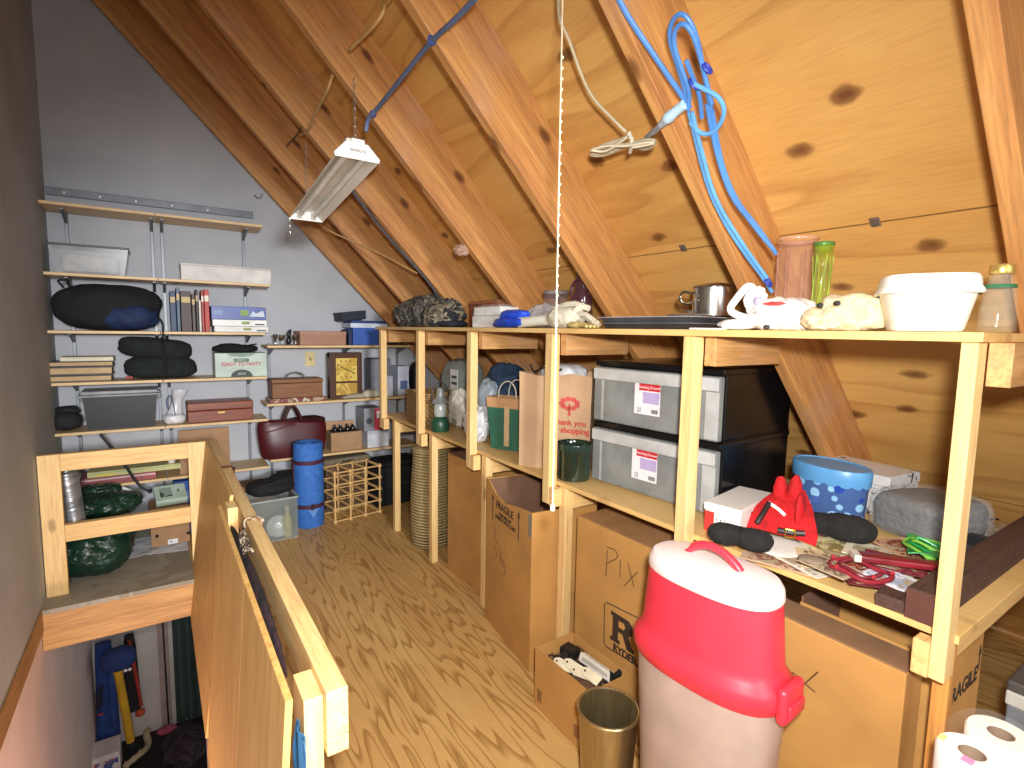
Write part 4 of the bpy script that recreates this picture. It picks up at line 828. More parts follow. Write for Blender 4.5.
# baking trays
GT = 'stacked dark baking trays'
for k, l in enumerate(('bottom dark baking tray of the stack under the steel pot', 'top baking tray with a bright rim under the steel pot')):
    t = thing('baking_tray', l, 'tray', (1.39, 1.145+.01*k, zt+.0195*k), radians(1.5*k), GT)
    MB().loft([taper(.13,.165,.0), taper(.14,.178,.017)], True, False).loft([taper(.137,.175,.0175), taper(.127,.162,.0025)], False, True).build('body', plain('5b5a5e' if k == 0 else '77777a', .3, .7), t)
    MB().loft([taper(.147,.185,.0165), taper(.147,.185,.0188), taper(.137,.175,.0188), taper(.137,.175,.0165), taper(.147,.185,.0165)], False, False).build('rim', plain('d3d3d6' if k else '8c8b90', .3, .5), t)
t = thing('pot_cover', 'flat round metal lid lying on the right end of the baking trays', 'lid', (1.325, 1.03, zt+.0405))
MB().lathe([(.062,.0),(.064,.003),(.05,.007),(.005,.009)],32).build('disc', plain('c5c4c2', .25, .9), t, smooth=True); MB().lathe([(.008,.009),(.012,.016),(.004,.018)],16).build('knob', plain('8a8a8a', .3, .8), t, smooth=True)
# pot
t = thing('steel_pot', 'shiny stainless steel pot with a riveted handle on the baking trays', 'pot', (1.46, 1.045, zt+.0402))
M_STEEL = plain('d3d2cf', .22, 1., .03)
MB().lathe([(.055,.0),(.06,.004),(.062,.02),(.062,.09),(.064,.092),(.062,.094),(.059,.09),(.058,.01)],36).build('body', M_STEEL, t, smooth=True)
MB().lathe([(.0635,.0945),(.06,.1),(.03,.106),(.004,.108)],36).build('lid', M_STEEL, t, smooth=True)
MB().tube([(-.045,.045,.075),(-.06,.07,.082),(-.06,.085,.06),(-.045,.075,.04),(-.045,.045,.045)], .0045, 8, smooth=2).build('handle', plain('cfcabb', .25, 1.), t, smooth=True)
for z in (.05,.065): MB().lathe([(.004,0),(.003,.003)],10,M=Matrix.Translation((-.0605,.012,z))@Matrix.Rotation(-pi/2,4,'Y')).build('rivet', plain('c8b58a', .3, .9), t, smooth=True)
# paper scraps
t = thing('white_card', 'small white card lying at the shelf edge before the plastic bag', 'card', (1.262, .915, zt), radians(20))
MB().box(-.02,.02,-.045,.045,0,.004,.001).build('sheet', plain('e9e4d6', .6), t); MB().box(-.012,.004,.01,.035,.0041,.005).build('print', plain('7a746a', .6), t)
# white shopping bag
t = thing('plastic_bag', 'white plastic grocery bag with red print and looped handles on the bench top', 'bag', (1.335, .768, zt), radians(10))
Mpb = plain('f0efec', .3, 0, .03, .05, 10)
MB().blob((0,-.015,.04),(.055,.085,.044),4,.16,2.6,6,.0006,2.4,None,.14).build('body', Mpb, t, smooth=True)
MB().blob((.01,.055,.075),(.025,.03,.04),4,.2,2.6,16,None,2.2,None,.15).build('neck', Mpb, t, smooth=True)
MB().tube([(0,.03,.06),(0,.055,.105),(0,.075,.122),(0,.10,.09),(0,.125,.055),(0,.1,.04),(0,.06,.03)], [.009,.006,.004,.004,.005,.006,.010], 8, smooth=2).build('handle', Mpb, t, smooth=True)
MB().blob((-.01,.09,.015),(.03,.06,.016),3,.2,2.6,26,.0006,2.2,None,.15).build('loose_corner', Mpb, t, smooth=True)
MB().blob((-.046,-.012,.066),(.007,.030,.006),3,.2,2.6,36,None,2,None,.1).build('red_print', plain('d8433f', .4), t, smooth=True)
MB().blob((-.053,.0,.008),(.006,.008,.006),2,.2,2,36,None,2,None,.1).build('dark_knot', plain('3a3432', .6), t, smooth=True)
MB().blob((-.03,.035,.075),(.01,.012,.012),2,.2,2,46,None,2,None,.1).build('lilac_print', plain('b9aedb', .4), t, smooth=True)
MB().blob((-.01,-.075,.03),(.035,.035,.03),4,.25,3.2,56,.0006,2.2,None,.22).build('bottom_fold', Mpb, t, smooth=True)
0 and MB().blob((-.05,.0,.01),(.012,.012,.01),2,.2,2.6,36,None,2,None,.1).build('dark_knot', plain('3a3432', .6), t, smooth=True)
# pressed glass jar, green bottle
q = P(794,300,X=1.47); jr = rad(37,q)
t = thing('glass_jar', 'large faceted pinkish glass jar standing behind the white grocery bag', 'jar', (1.47, q.y, zt))
hj = P(794,239,X=1.47).z-zt
Mgj = plain('dca78e', .06, 0, .1, alpha=.10, spec=1.)
MB().lathe([(jr*.9,.001),(jr,.008),(jr,hj*.86),(jr*.96,hj*.93),(jr*.99,hj),(jr*.95,hj),(jr*.92,hj*.93),(jr*.96,hj*.86),(jr*.96,.012)],16,power=2).build('body', Mgj, t)
MB().lathe([(jr*1.005,hj*.972),(jr*1.02,hj*.985),(jr*1.005,hj)],32,cap0=False,cap1=False).build('rim', plain('c99a82', .08, 0, .05, alpha=.7, spec=1.), t, smooth=True)
for k in range(8):
    a = 2*pi*k/8+.2; MB().tube([(jr*cos(a),jr*sin(a),.02),(jr*1.01*cos(a),jr*1.01*sin(a),hj*.5),(jr*cos(a),jr*sin(a),hj*.88)], .0018, 6).build('facet_ridge', plain('c08c78', .1, 0, .05, alpha=.7, spec=1.), t, smooth=True)
q = P(820,300,X=1.46); br = rad(18,q); hb = P(820,243,X=1.46).z-zt
t = thing('green_bottle', 'tall green glass bottle between the pinkish jar and the pale cloth', 'bottle', (1.46, q.y, zt))
MB().lathe([(br*.9,.001),(br,.006),(br*.98,hb*.3),(br*.86,hb*.42),(br*.95,hb*.55),(br,hb*.7),(br*.98,hb*.92),(br*1.06,hb*.93),(br*1.06,hb),(br*.9,hb),(br*.85,hb*.9)],28).build('body', plain('8fae2a', .06, 0, .2, alpha=.24, spec=1.), t, smooth=True)
MB().lathe([(br*1.07,hb*.965),(br*1.1,hb*.98),(br*1.07,hb*1.0)],28,cap0=False,cap1=False).build('rim', plain('4f7a3a', .1, 0, .1), t, smooth=True)
for k in range(6): MB().tube([(br*1.0*cos(k),br*1.0*sin(k),hb*.05),(br*.87*cos(k+.5),br*.87*sin(k+.5),hb*.42),(br*1.0*cos(k+1),br*1.0*sin(k+1),hb*.85)], .0016, 6, smooth=2).build('swirl', plain('b6c65a', .1, 0, .1, alpha=.8), t, smooth=True)
# pale cloth
t = thing('fur_cloth', 'rumpled cream fur cloth with dark eyelets left of the white bowl', 'cloth', (1.335, .580, zt), radians(6))
Mf = plain('d8c9a2', .95, 0, .1, .5, 40)
MB().blob((0,0,.04),(.05,.072,.046),4,.18,2.4,9,.0006,2.5,None,.14).build('body', Mf, t, smooth=True)
MB().blob((-.01,.055,.025),(.05,.05,.03),4,.18,2.4,19,.0006,2.4,None,.12).build('fold', Mf, t, smooth=True)
for y, z in ((.055,.058),(.02,.062)): MB().blob((-.054,y,z),(.004,.008,.006),2,.1,2,3).build('eyelet', plain('2b2622', .6), t, smooth=True)
# bowl
q = P(923,330,X=1.31); bw = rad(86,q); hbw = P(923,277,X=1.31).z-zt
t = thing('plastic_bowl', 'white lidded square plastic bowl near the corner of the bench top', 'bowl', (1.31, q.y, zt), radians(30))
Mbw = plain('f2ecd9', .35, 0, .02)
MB().lathe([(bw*.66,.001),(bw*.70,.006),(bw*.86,hbw*.66),(bw*.9,hbw*.7),(bw*.86,hbw*.72)],44,power=3.2).build('body', Mbw, t, smooth=True)
MB().lathe([(bw*.93,hbw*.66),(bw*.98,hbw*.68),(bw*.97,hbw*.74),(bw*.92,hbw*.80),(bw*.9,hbw*.93),(bw*.86,hbw),(bw*.3,hbw*.995)],44,power=3.2,cap0=False).build('lid', plain('f4f1e6', .35, 0, .02), t, smooth=True)
# clear bottle with gold lid
q = P(996,330,X=1.33); br = rad(31,q); hb = P(996,265,X=1.33).z-zt
t = thing('glass_bottle', 'clear glass bottle with gold screw cap and green band at the bench corner', 'bottle', (1.33, q.y, zt))
MB().lathe([(br*.92,.001),(br,.005),(br*.98,hb*.3),(br*.8,hb*.68),(br*.62,hb*.78),(br*.56,hb*.86),(br*.52,hb*.86),(br*.58,hb*.78),(br*.75,hb*.68),(br*.92,hb*.3),(br*.9,.012)],32).build('body', plain('d8cdb4', .05, 0, .05, alpha=.08, spec=1.), t, smooth=True)
MB().lathe([(br*.8,hb*.655),(br*.82,hb*.66),(br*.79,hb*.70),(br*.77,hb*.705)],32,cap0=False,cap1=False).build('green_band', plain('2f6b45', .4), t, smooth=True)
MB().lathe([(br*.62,hb*.86),(br*.64,hb*.87),(br*.64,hb*.975),(br*.58,hb)],32).build('cap', plain('d9b86a', .3, .7), t, smooth=True)
# light cloth bits
# ------------------------------------------------------------------ things on the floor under and before the bench
M_CARD = plain('bd8c4c', .85, 0, .06, .08, 5); M_CARDDARK = plain('7d5a45', .9, 0, .06)  # second colour is cardboard darkened to paint shade inside cartons
M_MARK = plain('3a2a1e', .8, 0, .05); M_PEN = plain('5c3d26', .8, 0, .05)
def strokes(name, mat, par, lines, r=.0016, x=-.001):
    """hand drawn marker strokes on a face turned to -x: points are (to the right as read, up)"""
    m = MB()
    for L in lines: m.tube([(x, -a, b) for a, b in L], r, 6, smooth=1)
    return m.build(name, mat, par)
# hamper
t = thing('wicker_hamper', 'tall round woven hamper standing under the far end of the bench', 'hamper', (1.405, 2.975, 0))
s = N('coiled_straw', .8); wv = s.n('ShaderNodeTexWave'); wv.bands_direction = 'Z'; wv.inputs['Scale'].default_value = 17; wv.inputs['Distortion'].default_value = .6; s.l(s.coord(), wv.inputs['Vector'])
n2 = s.noise(s.coord((30,30,8)), 2, 3); s.col(s.mix(.35, s.ramp(wv.outputs['Fac'], [(.0,'7f6a42'),(.45,'b7a06c'),(1.,'d2bd8a')]), s.ramp(n2, [(.35,'8a7448'),(.65,'cdb883')]))); s.bump(wv.outputs['Fac'], .9, .012)
MB().lathe([(.118,.001),(.132,.02),(.136,.15),(.13,.4),(.118,.56),(.112,.60)],40).build('body', s.m, t, smooth=True)
MB().lathe([(.118,.575),(.122,.585),(.122,.62),(.114,.632),(.02,.636)],40,cap0=False).build('lid', s.m, t, smooth=True)
# plain moving carton
t = thing('moving_box', 'plain tall cardboard carton between hamper and the fragile carton', 'box', (1.325, 2.60, 0), radians(0), 'cartons under the bench')
MB().box(0,.36,-.365,0,.0,.665,.003).build('body', M_CARD, t); MB().box(-.0008,0,-.19,-.18,.0,.664).build('seam', plain('a67a48', .8), t) if 0 else None
MB().box(.001,.359,-.364,-.001,.6655,.669,.001).build('top_flap', M_CARDDARK, t)
# fragile carton, open at the top
ang = math.atan2(1.238-1.175, 2.036-1.592)
t = thing('moving_box', 'tall open cardboard carton printed fragile with two arrows', 'box', (1.238, 2.036, 0), -ang, 'cartons under the bench')
wY = sqrt((1.238-1.175)**2+(2.036-1.592)**2); hB = .672
MB().prism([(-wY,0),(0,0),(0,hB+.0),(-.03,hB-.003),(-wY*.25,hB-.045),(-wY*.42,hB-.058),(-wY*.8,hB-.03),(-wY,hB-.02)], 0, .005, 'x').build('front_wall', M_CARD, t)
MB().box(.005,.30,-wY,-wY+.005,0,hB-.02).build('side_wall', M_CARD, t); MB().box(.005,.30,-.005,0,0,hB).build('side_wall', M_CARD, t); MB().box(.295,.30,-wY+.005,-.005,0,hB).build('back_wall', M_CARDDARK, t)
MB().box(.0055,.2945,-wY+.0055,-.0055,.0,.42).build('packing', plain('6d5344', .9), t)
MB().box(.0056,.29,-.0068,-.0056,.42,hB-.003).build('shade_liner', M_CARDDARK, t); MB().box(.0056,.0066,-wY+.0055,-.0055,.42,hB-.06).build('shade_liner', M_CARDDARK, t)  # dark liners paint in the shade the shelf casts into the carton
MB().box(-.0012,.0,-wY-.0008,-wY+.03,hB-.12,hB-.03).build('tape', plain('a59c88', .3, alpha=.6), t)
text('lettering', 'FRAGILE', .046, M_MARK, t, (-.001, -.20, .585), (pi/2, 0, -pi/2), bold=.0006); text('lettering', 'THIS SIDE UP\nHANDLE WITH CARE', .021, M_MARK, t, (-.001, -.205, .54), (pi/2, 0, -pi/2), spacing=.95, bold=.0004)
for y in (-.075, -.335):
    MB().box(-.001,0,y-.003,y+.003,.50,.60).prism([(y-.011,.595),(y+.011,.595),(y,.625)], -.001, 0, 'x').build('arrow_print', M_MARK, t)
strokes('handwriting', M_PEN, t, [[(.085,.475),(.12,.455),(.09,.43),(.13,.41)], [(.095,.385),(.14,.36),(.1,.33)], [(.16,.40),(.17,.34),(.20,.33)], [(.165,.36),(.21,.35),(.22,.31),(.19,.29)]], .0012)
# PIX carton with rental firm print
t = thing('moving_box', 'cardboard carton marked PIX with a bold rental firm print', 'box', (1.29, 1.462, 0), 0, 'cartons under the bench')
MB().box(0,.38,-.505,0,.0,.66,.003).build('body', M_CARD, t); MB().box(.002,.378,-.503,-.002,.6605,.664,.001).build('top_flap', plain('a47b4e', .85), t)
def onbox(px_, py_, X=1.2895): q = P(px_, py_, X=X); return (-(q.y-t.location.y), q.z)
def lines_from(pix): return [[onbox(*p) for p in L] for L in pix]
strokes('handwriting', M_PEN, t, lines_from([[(606,576),(607.5,550)], [(607,547),(616,550),(618.5,558),(607,563)], [(620.5,560),(620,577)], [(628,563),(634,587)], [(637.5,572),(624,586)]]), .0016)
a = onbox(604,604); b = onbox(648,668); 
pts = [(604.5,604),(607,602.5),(648,623),(651,628),(651,671),(648,672),(606,646.5),(604,643)]
q = [onbox(*p) for p in pts]; m = MB(); m.tube([(-.0008,-p[0],p[1]) for p in q], .0018, 6, closed=True); m.build('print_frame', M_MARK, t)
c = onbox(629.5,628); c0 = onbox(611,611); c1 = onbox(611,640)
hR = abs(onbox(614,612)[1]-onbox(614,641)[1]); k = hR/1.0
R_ = [(0,0),(.42,0),(.42,.14),(.34,.14),(.34,.42),(.52,.42),(.70,.06),(.70,0),(1.02,0),(1.02,.12),(.94,.14),(.76,.46),(.92,.56),(.95,.72),(.90,.90),(.76,1.0),(0,1.0),(0,.87),(.09,.87),(.09,.13),(0,.13)]
ox, oz = onbox(610,638.5)
m = MB(); m.prism([(-(ox+x*k*1.05), oz+z*k) for x, z in R_], -.001, 0, 'x'); m.build('letter_print', M_MARK, t); m = MB(); m.prism([(-(ox+x*k*1.05), oz+z*k) for x, z in [(.36,.6),(.58,.6),(.64,.7),(.58,.82),(.36,.82)]], -.0016, -.0011, 'x', None).build('letter_hole', M_CARD, t)
cc = onbox(624.5,654.6); text('lettering', 'RYDER', .036, M_MARK, t, (-.001, -cc[0], cc[1]), (pi/2, 0, -pi/2), bold=.0016)
# X carton
t = thing('moving_box', 'cardboard carton marked with a cross, nearest the bench corner', 'box', (1.28, .862, 0), 0, 'cartons under the bench')
MB().box(0,.095,-.462,0,.0,.645,.003).build('body', M_CARD, t); MB().box(.002,.093,-.46,-.002,.6455,.6495,.001).build('top_flap', plain('8d6a4a', .85), t)
strokes('handwriting', M_PEN, t, [[onbox(792,672,1.2795),onbox(815,692,1.2795)], [onbox(818,672,1.2795),onbox(800,688,1.2795)]], .0016)
MB().box(-.0008,0,-.52,-.42,.02,.63).build('tape', plain('a8885e', .4), t) if 0 else None
# fragile carton right of the corner
t = thing('moving_box', 'cardboard carton printed fragile standing right of the corner post', 'box', (1.395, .362, 0), 0, 'cartons under the bench')
MB().box(0,.225,0,.005,0,.66).build('front_wall', M_CARD, t); MB().prism([(0,.66),(.225,.66),(.225,.70),(.19,.695),(.0,.645)], .0,.005,'y').build('front_flap', plain('c49763', .85), t)
MB().box(0,.005,.006,.32,0,.645).build('side_wall', M_CARD, t); MB().box(.22,.225,.006,.32,0,.69).build('side_wall', M_CARD, t); MB().box(.006,.219,.315,.32,0,.66).build('back_wall', M_CARDDARK, t); MB().box(.006,.219,.006,.314,0,.4).build('packing', plain('4d3c33', .9), t)
text('lettering', 'FRAGILE', .052, M_MARK, t, (.105, -.0008, .555), FACE_Y, bold=.0008)
MB().box(.205,.211,-.001,0,.56,.61).prism([(.198,.60),(.218,.60),(.208,.625)],-.001,0,'y').build('arrow_print', M_MARK, t)
# open carton with tags
t = thing('open_carton', 'low open carton of papers and tags standing on the floor by the brass bin', 'box', (1.085, 1.434, 0), radians(0))
W_, D_, H_ = .175, .288, .222
MB().box(0,.004,-D_,0,0,H_).build('front_wall', M_CARD, t); MB().box(W_-.004,W_,-D_,0,0,H_).build('back_wall', M_CARD, t)
MB().box(.004,W_-.004,-.004,0,0,H_).build('side_wall', M_CARD, t); MB().box(.004,W_-.004,-D_,-D_+.004,0,H_).build('side_wall', M_CARD, t); MB().box(.004,W_-.004,-D_+.004,-.004,0,.004).build('bottom', M_CARDDARK, t)
for y in (-.03,-.23): MB().box(-.0008,0,y-.012,y+.012,.03,.075).build('print', plain('8d6238', .8), t)
MB().box(W_-.0048,W_-.004,-.09,-.03,.14,.19).build('print', plain('7b5632', .8), t)
for k in range(3): MB().box(.02+.035*k,.045+.035*k,-.0048,-.0042,.15,.155+.02*(k % 2)).build('print', M_PEN, t)
base = Vector(t.location)
MBp = MB().box(-.08,.08,-.135,.135,-.03,.14,.01); tag(MBp.build('paper_stack', patches(['4a3226','6b4a38','2a2220','8a6a4c'], 8, .8, .2), None, base+Vector((W_/2,-D_/2,.0045+.03))), 'brown stack of papers and cases filling the low open carton', 'papers')
GT = 'paper tags in the open carton'
for i, (x, y, rz, l) in enumerate(((.055,-.09,.5,'cream price tag nearest the far end of the open carton'), (.075,-.12,.3,'cream price tag second from the far end of the open carton'), (.07,-.165,.7,'cream price tag in the middle of the open carton'), (.085,-.2,.2,'cream price tag nearest the brass bin in the open carton'))):
    g = thing('paper_tag', l, 'tag', base+Vector((x,y,.185+.004*i)), rz, GT, (radians(14), radians(-18), rz))
    MB().prism([(-.018,-.035),(.018,-.035),(.018,.022),(.008,.035),(-.008,.035),(-.018,.022)], 0, .003, 'z').build('card', plain('e8dec0', .6), g); MB().lathe([(.004,.0031),(.004,.0042)],10,c=(0,.024,0)).build('eyelet', plain('5b4a38', .5), g)
g = thing('white_folder', 'white narrow folder standing along the back of the open carton', 'folder', base+Vector((.135,-.17,.178)), radians(3), None, (0, radians(20), radians(3)))
MB().box(-.012,.012,-.075,.075,0,.03,.002).build('cover', plain('e3ded2', .5), g); MB().box(-.0125,-.0122,-.06,.06,.008,.02).build('label', plain('b8b2a4', .5), g)
g = thing('black_box', 'small black camera case in the far corner of the open carton', 'case', base+Vector((.125,-.045,.168)), radians(10))
MB().box(-.025,.025,-.03,.03,0,.035,.004).build('body', plain('1b1a19', .5), g); MB().lathe([(.012,0),(.012,.004)],16,M=Matrix.Translation((-.0255,0,.018))@Matrix.Rotation(-pi/2,4,'Y')).build('lens', plain('3b3a39', .3), g, smooth=True)
g = thing('black_box', 'black clip standing at the near right corner of the open carton', 'case', base+Vector((.14,-.258,.178)), radians(-20)); MB().prism([(-.015,0),(.015,0),(.02,.05),(.0,.035),(-.015,.05)], -.01, .01, 'y', None, .001).build('body', plain('15171a', .5), g)
# brass bin
t = thing('brass_bin', 'round brass coloured metal waste bin between open carton and red lidded bin', 'waste bin', (1.02, 1.0, 0))
s = N('brushed_brass', .32, .9); v = s.noise(s.coord((30,30,2)), 3, 3); s.col(s.ramp(v, [(.3,'a08f68'),(.7,'b8a67c')]))
MB().lathe([(.066,.001),(.068,.006),(.083,.285),(.087,.288),(.087,.294),(.082,.294),(.08,.285),(.064,.012)],44).build('body', s.m, t, smooth=True)
MB().tube([(.0855*cos(2*pi*i/40),.0855*sin(2*pi*i/40),.292) for i in range(40)], .0045, 8, closed=True).build('rim', plain('cfbd90', .25, .9), t, smooth=True)
# pet food bin
t = thing('food_bin', 'tall oval food bin with a bright red lid skirt and white top flap', 'bin', (1.08, .735, 0), radians(4))
M_REDP = plain('dd3546', .38, 0, .04)
def oval(kx, ky, z, pw=2.5, n=56, dz=None): return [((abs(cos(a))**(2/pw))*(1 if cos(a) >= 0 else -1)*kx, (abs(sin(a))**(2/pw))*(1 if sin(a) >= 0 else -1)*ky, z+(dz(a) if dz else 0)) for a in [2*pi*i/n for i in range(n)]]
MB().loft([oval(.082,.15,.001), oval(.086,.155,.02), oval(.10,.182,.45), oval(.104,.19,.565), oval(.10,.186,.565), oval(.09,.17,.3), oval(.08,.145,.01)]).build('body', plain('cdb2a4', .3, 0, .05, alpha=.62), t, smooth=True)
MB().blob((.0,-.03,.24),(.06,.12,.23),3,.1,2,3).build('contents', patches(['8a6a64','6d6f76','9a5a54','83756c'], 6, .8, 0), t, smooth=True)
MB().loft([oval(.106,.192,.535), oval(.113,.199,.55), oval(.115,.201,.568), oval(.112,.198,.585), oval(.101,.184,.60), oval(.097,.177,.62), oval(.09,.166,.755)], False, False).build('lid_skirt', M_REDP, t, smooth=True)
MB().loft([oval(.0905,.167,.7555), oval(.0925,.169,.76), oval(.091,.166,.782), oval(.084,.157,.795), oval(.06,.12,.801), oval(.02,.05,.803)], False, True).build('top_flap', plain('f0dcd8', .4, 0, .02), t, smooth=True)
MB().tube([(.0,.07,.799),(.0,.055,.82),(.0,.02,.836),(.0,-.025,.832),(.0,-.06,.812),(.0,-.072,.799)], [.010,.008,.0075,.0075,.008,.010], 10, smooth=2).build('handle', M_REDP, t, smooth=True)
MB().box(-.045,.045,-.214,-.19,.525,.605,.012,3).box(-.034,.034,-.22,-.212,.54,.57,.005,3).build('latch', M_REDP, t, smooth=True)
t.scale = (1, .965, 1.014)
# toilet paper pack
t = thing('paper_roll_pack', 'plastic wrapped pack of white toilet rolls at the bench corner', 'toilet rolls', (1.16, .243, 0))
Mtp = plain('efebe2', .9, 0, .02, .1, 30)
t_ = t
for layer in range(2):
    for k, (x, y) in enumerate(((-.038,.006),(.062,-.007),(-.03,-.10),(.07,-.112))):
        if layer == 0 or k < 2:
            MB().lathe([(.019,.0),(.047,.0),(.049,.004),(.049,.096),(.046,.1),(.0195,.1),(.019,.094)],32,c=(x,y,.55-.101*layer),cap0=False,cap1=False).build('roll', Mtp, t, smooth=True)
            MB().lathe([(.019,.0),(.019,.099),(.0175,.099),(.0175,.0)],24,c=(x,y,.55-.101*layer),cap0=False,cap1=False).build('core', plain('8f7862', .9), t, smooth=True) if layer == 0 else None
MB().box(-.095,.125,-.165,.06,.0,.445,.02).build('lower_rolls', Mtp, t)
MB().loft([oval(.118,.062,.43), oval(.12,.063,.56), oval(.117,.061,.648)], False, False, Matrix.Translation((.012,0,0))).build('wrap', plain('f2f4f5', .08, 0, 0, alpha=.07, spec=1.), t, smooth=True)
MB().box(-.075,-.058,-.004,.012,.6505,.6512).build('pink_print', plain('d78fb8', .5), t); MB().box(-.05,-.03,.042,.052,.6505,.6512).build('yellow_print', plain('e0d28a', .5), t)
# trunk
q = P(1012,676,Y=.12)
t = thing('trunk', 'grey and white trunk in the dark corner at the right end of the bench', 'trunk', (1.885, .16, 0), radians(0))
qz = P(1009,676,X=1.66).z
MB().box(0,.5,-.05,.2,.0,.36,.004).build('body', plain('82858a', .6), t); MB().box(-.004,.504,-.054,.204,.361,.40,.004).build('white_band', plain('e0dccf', .5), t); MB().box(-.004,.504,-.054,.204,.401,.43,.006).build('lid', plain('5f5a55', .6), t)

# ------------------------------------------------------------------ floor at the far end
q = P(312,529,Z=0)
t = thing('rolled_mat', 'bright blue rolled sleeping mat standing upright with dark straps', 'mat', (q.x+.008, q.y+.1, 0))
hm = P(309,442,Y=q.y+.09).z
s = N('foam_blue', .75); s.col(s.ramp(s.noise(s.coord(), 30, 2), [(.3,'2c62ad'),(.7,'3a74c4')]))
spir = []
MB().lathe([(.092,.001),(.097,.01),(.098,.25),(.095,hm-.01),(.088,hm),(.075,hm),(.073,hm-.006),(.062,hm-.006),(.06,hm),(.05,hm),(.048,hm-.008),(.03,hm-.008),(.028,hm),(.012,hm-.002),(.01,hm-.03)],36).build('roll', s.m, t, smooth=True)
for z in (hm*.78, hm*.26):
    MB().lathe([(.097,z-.014),(.1,z-.014),(.1,z+.014),(.097,z+.014)],36,cap0=False,cap1=False).build('strap', plain('461d35', .7), t, smooth=True)
MB().box(-.012,.012,-.105,-.1,hm*.26-.02,hm*.26+.02,.003).build('buckle', plain('2b1622', .4), t)
MB().prism([(-.03,hm*.26-.015),(.035,hm*.26-.015),(.005,hm*.26-.075)], -.103, -.1005, 'y').build('loose_flap', plain('5d8ac4', .7), t)
MB().box(-.103,-.094,-.02,.02,hm*.2,hm*.78,.003).build('side_strap', plain('461d35', .7), t)
# clear bin with contents
z1 = P(297,496,Y=3.50).z
t = thing('storage_tub', 'clear plastic storage tub with odds and ends beside the blue mat', 'tub', (.55, 3.62, 0), radians(2))
for a in ((-.16,-.156,-.12,.12),(.156,.16,-.12,.12),(-.156,.156,-.12,-.116),(-.156,.156,.116,.12)): MB().box(*a,.004,z1-.01).build('wall', plain('9aa4a0', .2, 0, .05, alpha=.3), t)
MB().box(-.16,.16,-.12,.12,0,.004).build('bottom', plain('c3c9c6', .2, 0, .05, alpha=.6), t)
m = MB()
for a in ((-.17,-.155,-.13,.13),(.155,.17,-.13,.13),(-.17,.17,-.13,-.115),(-.17,.17,.115,.13)): m.box(*a,z1-.0095,z1,.003)
m.build('rim', plain('a9b0ae', .3, 0, .05), t)
g = thing('plastic_plate', 'round clear plate standing inside the clear storage tub', 'plate', (.60, 3.56, .0755), 0, None, (radians(70), 0, radians(-6)))
MB().lathe([(.01,.0),(.045,.0),(.065,.012),(.064,.015),(.045,.004),(.01,.004)],32).build('dish', plain('dfe3df', .2), g, smooth=True); MB().lathe([(.066,.012),(.067,.0145),(.064,.0165)],32,cap0=False,cap1=False).build('rim', plain('f0f1ee', .2), g, smooth=True)
g = thing('yellow_bottle', 'yellow bottle with pale stopper rising out of the clear tub', 'bottle', (.655, 3.545, .0045))
MB().lathe([(.025,.0),(.027,.01),(.026,.12),(.014,.15),(.013,.165)],24).build('body', plain('d2c46a', .4), g, smooth=True); MB().lathe([(.016,.165),(.017,.185),(.012,.2),(.004,.205)],20).build('stopper', plain('cbbd94', .5), g, smooth=True)
g = thing('white_rag', 'white crumpled rag on the bottom of the clear tub', 'rag', (.59, 3.59, .005)); MB().blob((0,0,.02),(.05,.03,.022),3,.25,2.4,3,.0003,2.2,None,.2).build('cloth', plain('e2e0da', .9), g, smooth=True)
t = thing('black_bag', 'black soft bag resting on the clear storage tub behind the railing', 'bag', (.575, 3.64, z1+.001), radians(6))
MB().blob((0,0,.045),(.14,.10,.05),4,.1,2,3,.0006,2.7,None,.06).blob((.07,.0,.085),(.07,.09,.035),3,.1,2,8,.02,2.4).build('body', plain('0f1012', .85, 0, .2, .3, 20), t, smooth=True)
MB().tube([(-.1,-.07,.07),(-.04,-.1,.09),(.05,-.1,.1),(.1,-.06,.11)], .006, 8, smooth=2).build('strap', plain('1b1c1f', .8), t, smooth=True)
# wine rack
q0, q1 = P(330,525,Z=0), P(377,513.5,Z=0)
t = thing('wine_rack', 'light wooden dowel wine rack standing on the floor right of the blue mat', 'wine rack', q0+Vector((.03,0,0)), math.atan2(q1.y-q0.y, q1.x-q0.x))
Wr = (q1-q0).length; hr = P(332,468,Y=3.68).z*.98; dr = .2
Mr = wood('c79f66', 'dcb981', 2, 1.5, .5); Mr0 = wood('c79f66', 'dcb981', 1, 1.5, .5)
for nm, y in (('front_lattice', 0.), ('back_lattice', dr)):
    m = MB()
    for i in range(4):
        x = .008+(Wr-.016)*i/3; m.tube([(x,y,.001),(x,y,hr)], .0065, 8)
        for j in range(5): m.lathe([(.0,-.015),(.0125,-.01),(.015,0),(.0125,.01),(.0,.015)],10,c=(x,y,.015+(hr-.03)*j/4))
    for j in range(5): m.tube([(0.,y,.015+(hr-.03)*j/4),(Wr,y,.015+(hr-.03)*j/4)], .0055, 8)
    m.build(nm, Mr, t, smooth=True)
for i in range(4):
    for j in range(5): MB().tube([(.008+(Wr-.016)*i/3,.012,.015+(hr-.03)*j/4),(.008+(Wr-.016)*i/3,dr-.012,.015+(hr-.03)*j/4)], .009, 8).build('cross_bar', Mr0, t, smooth=True)
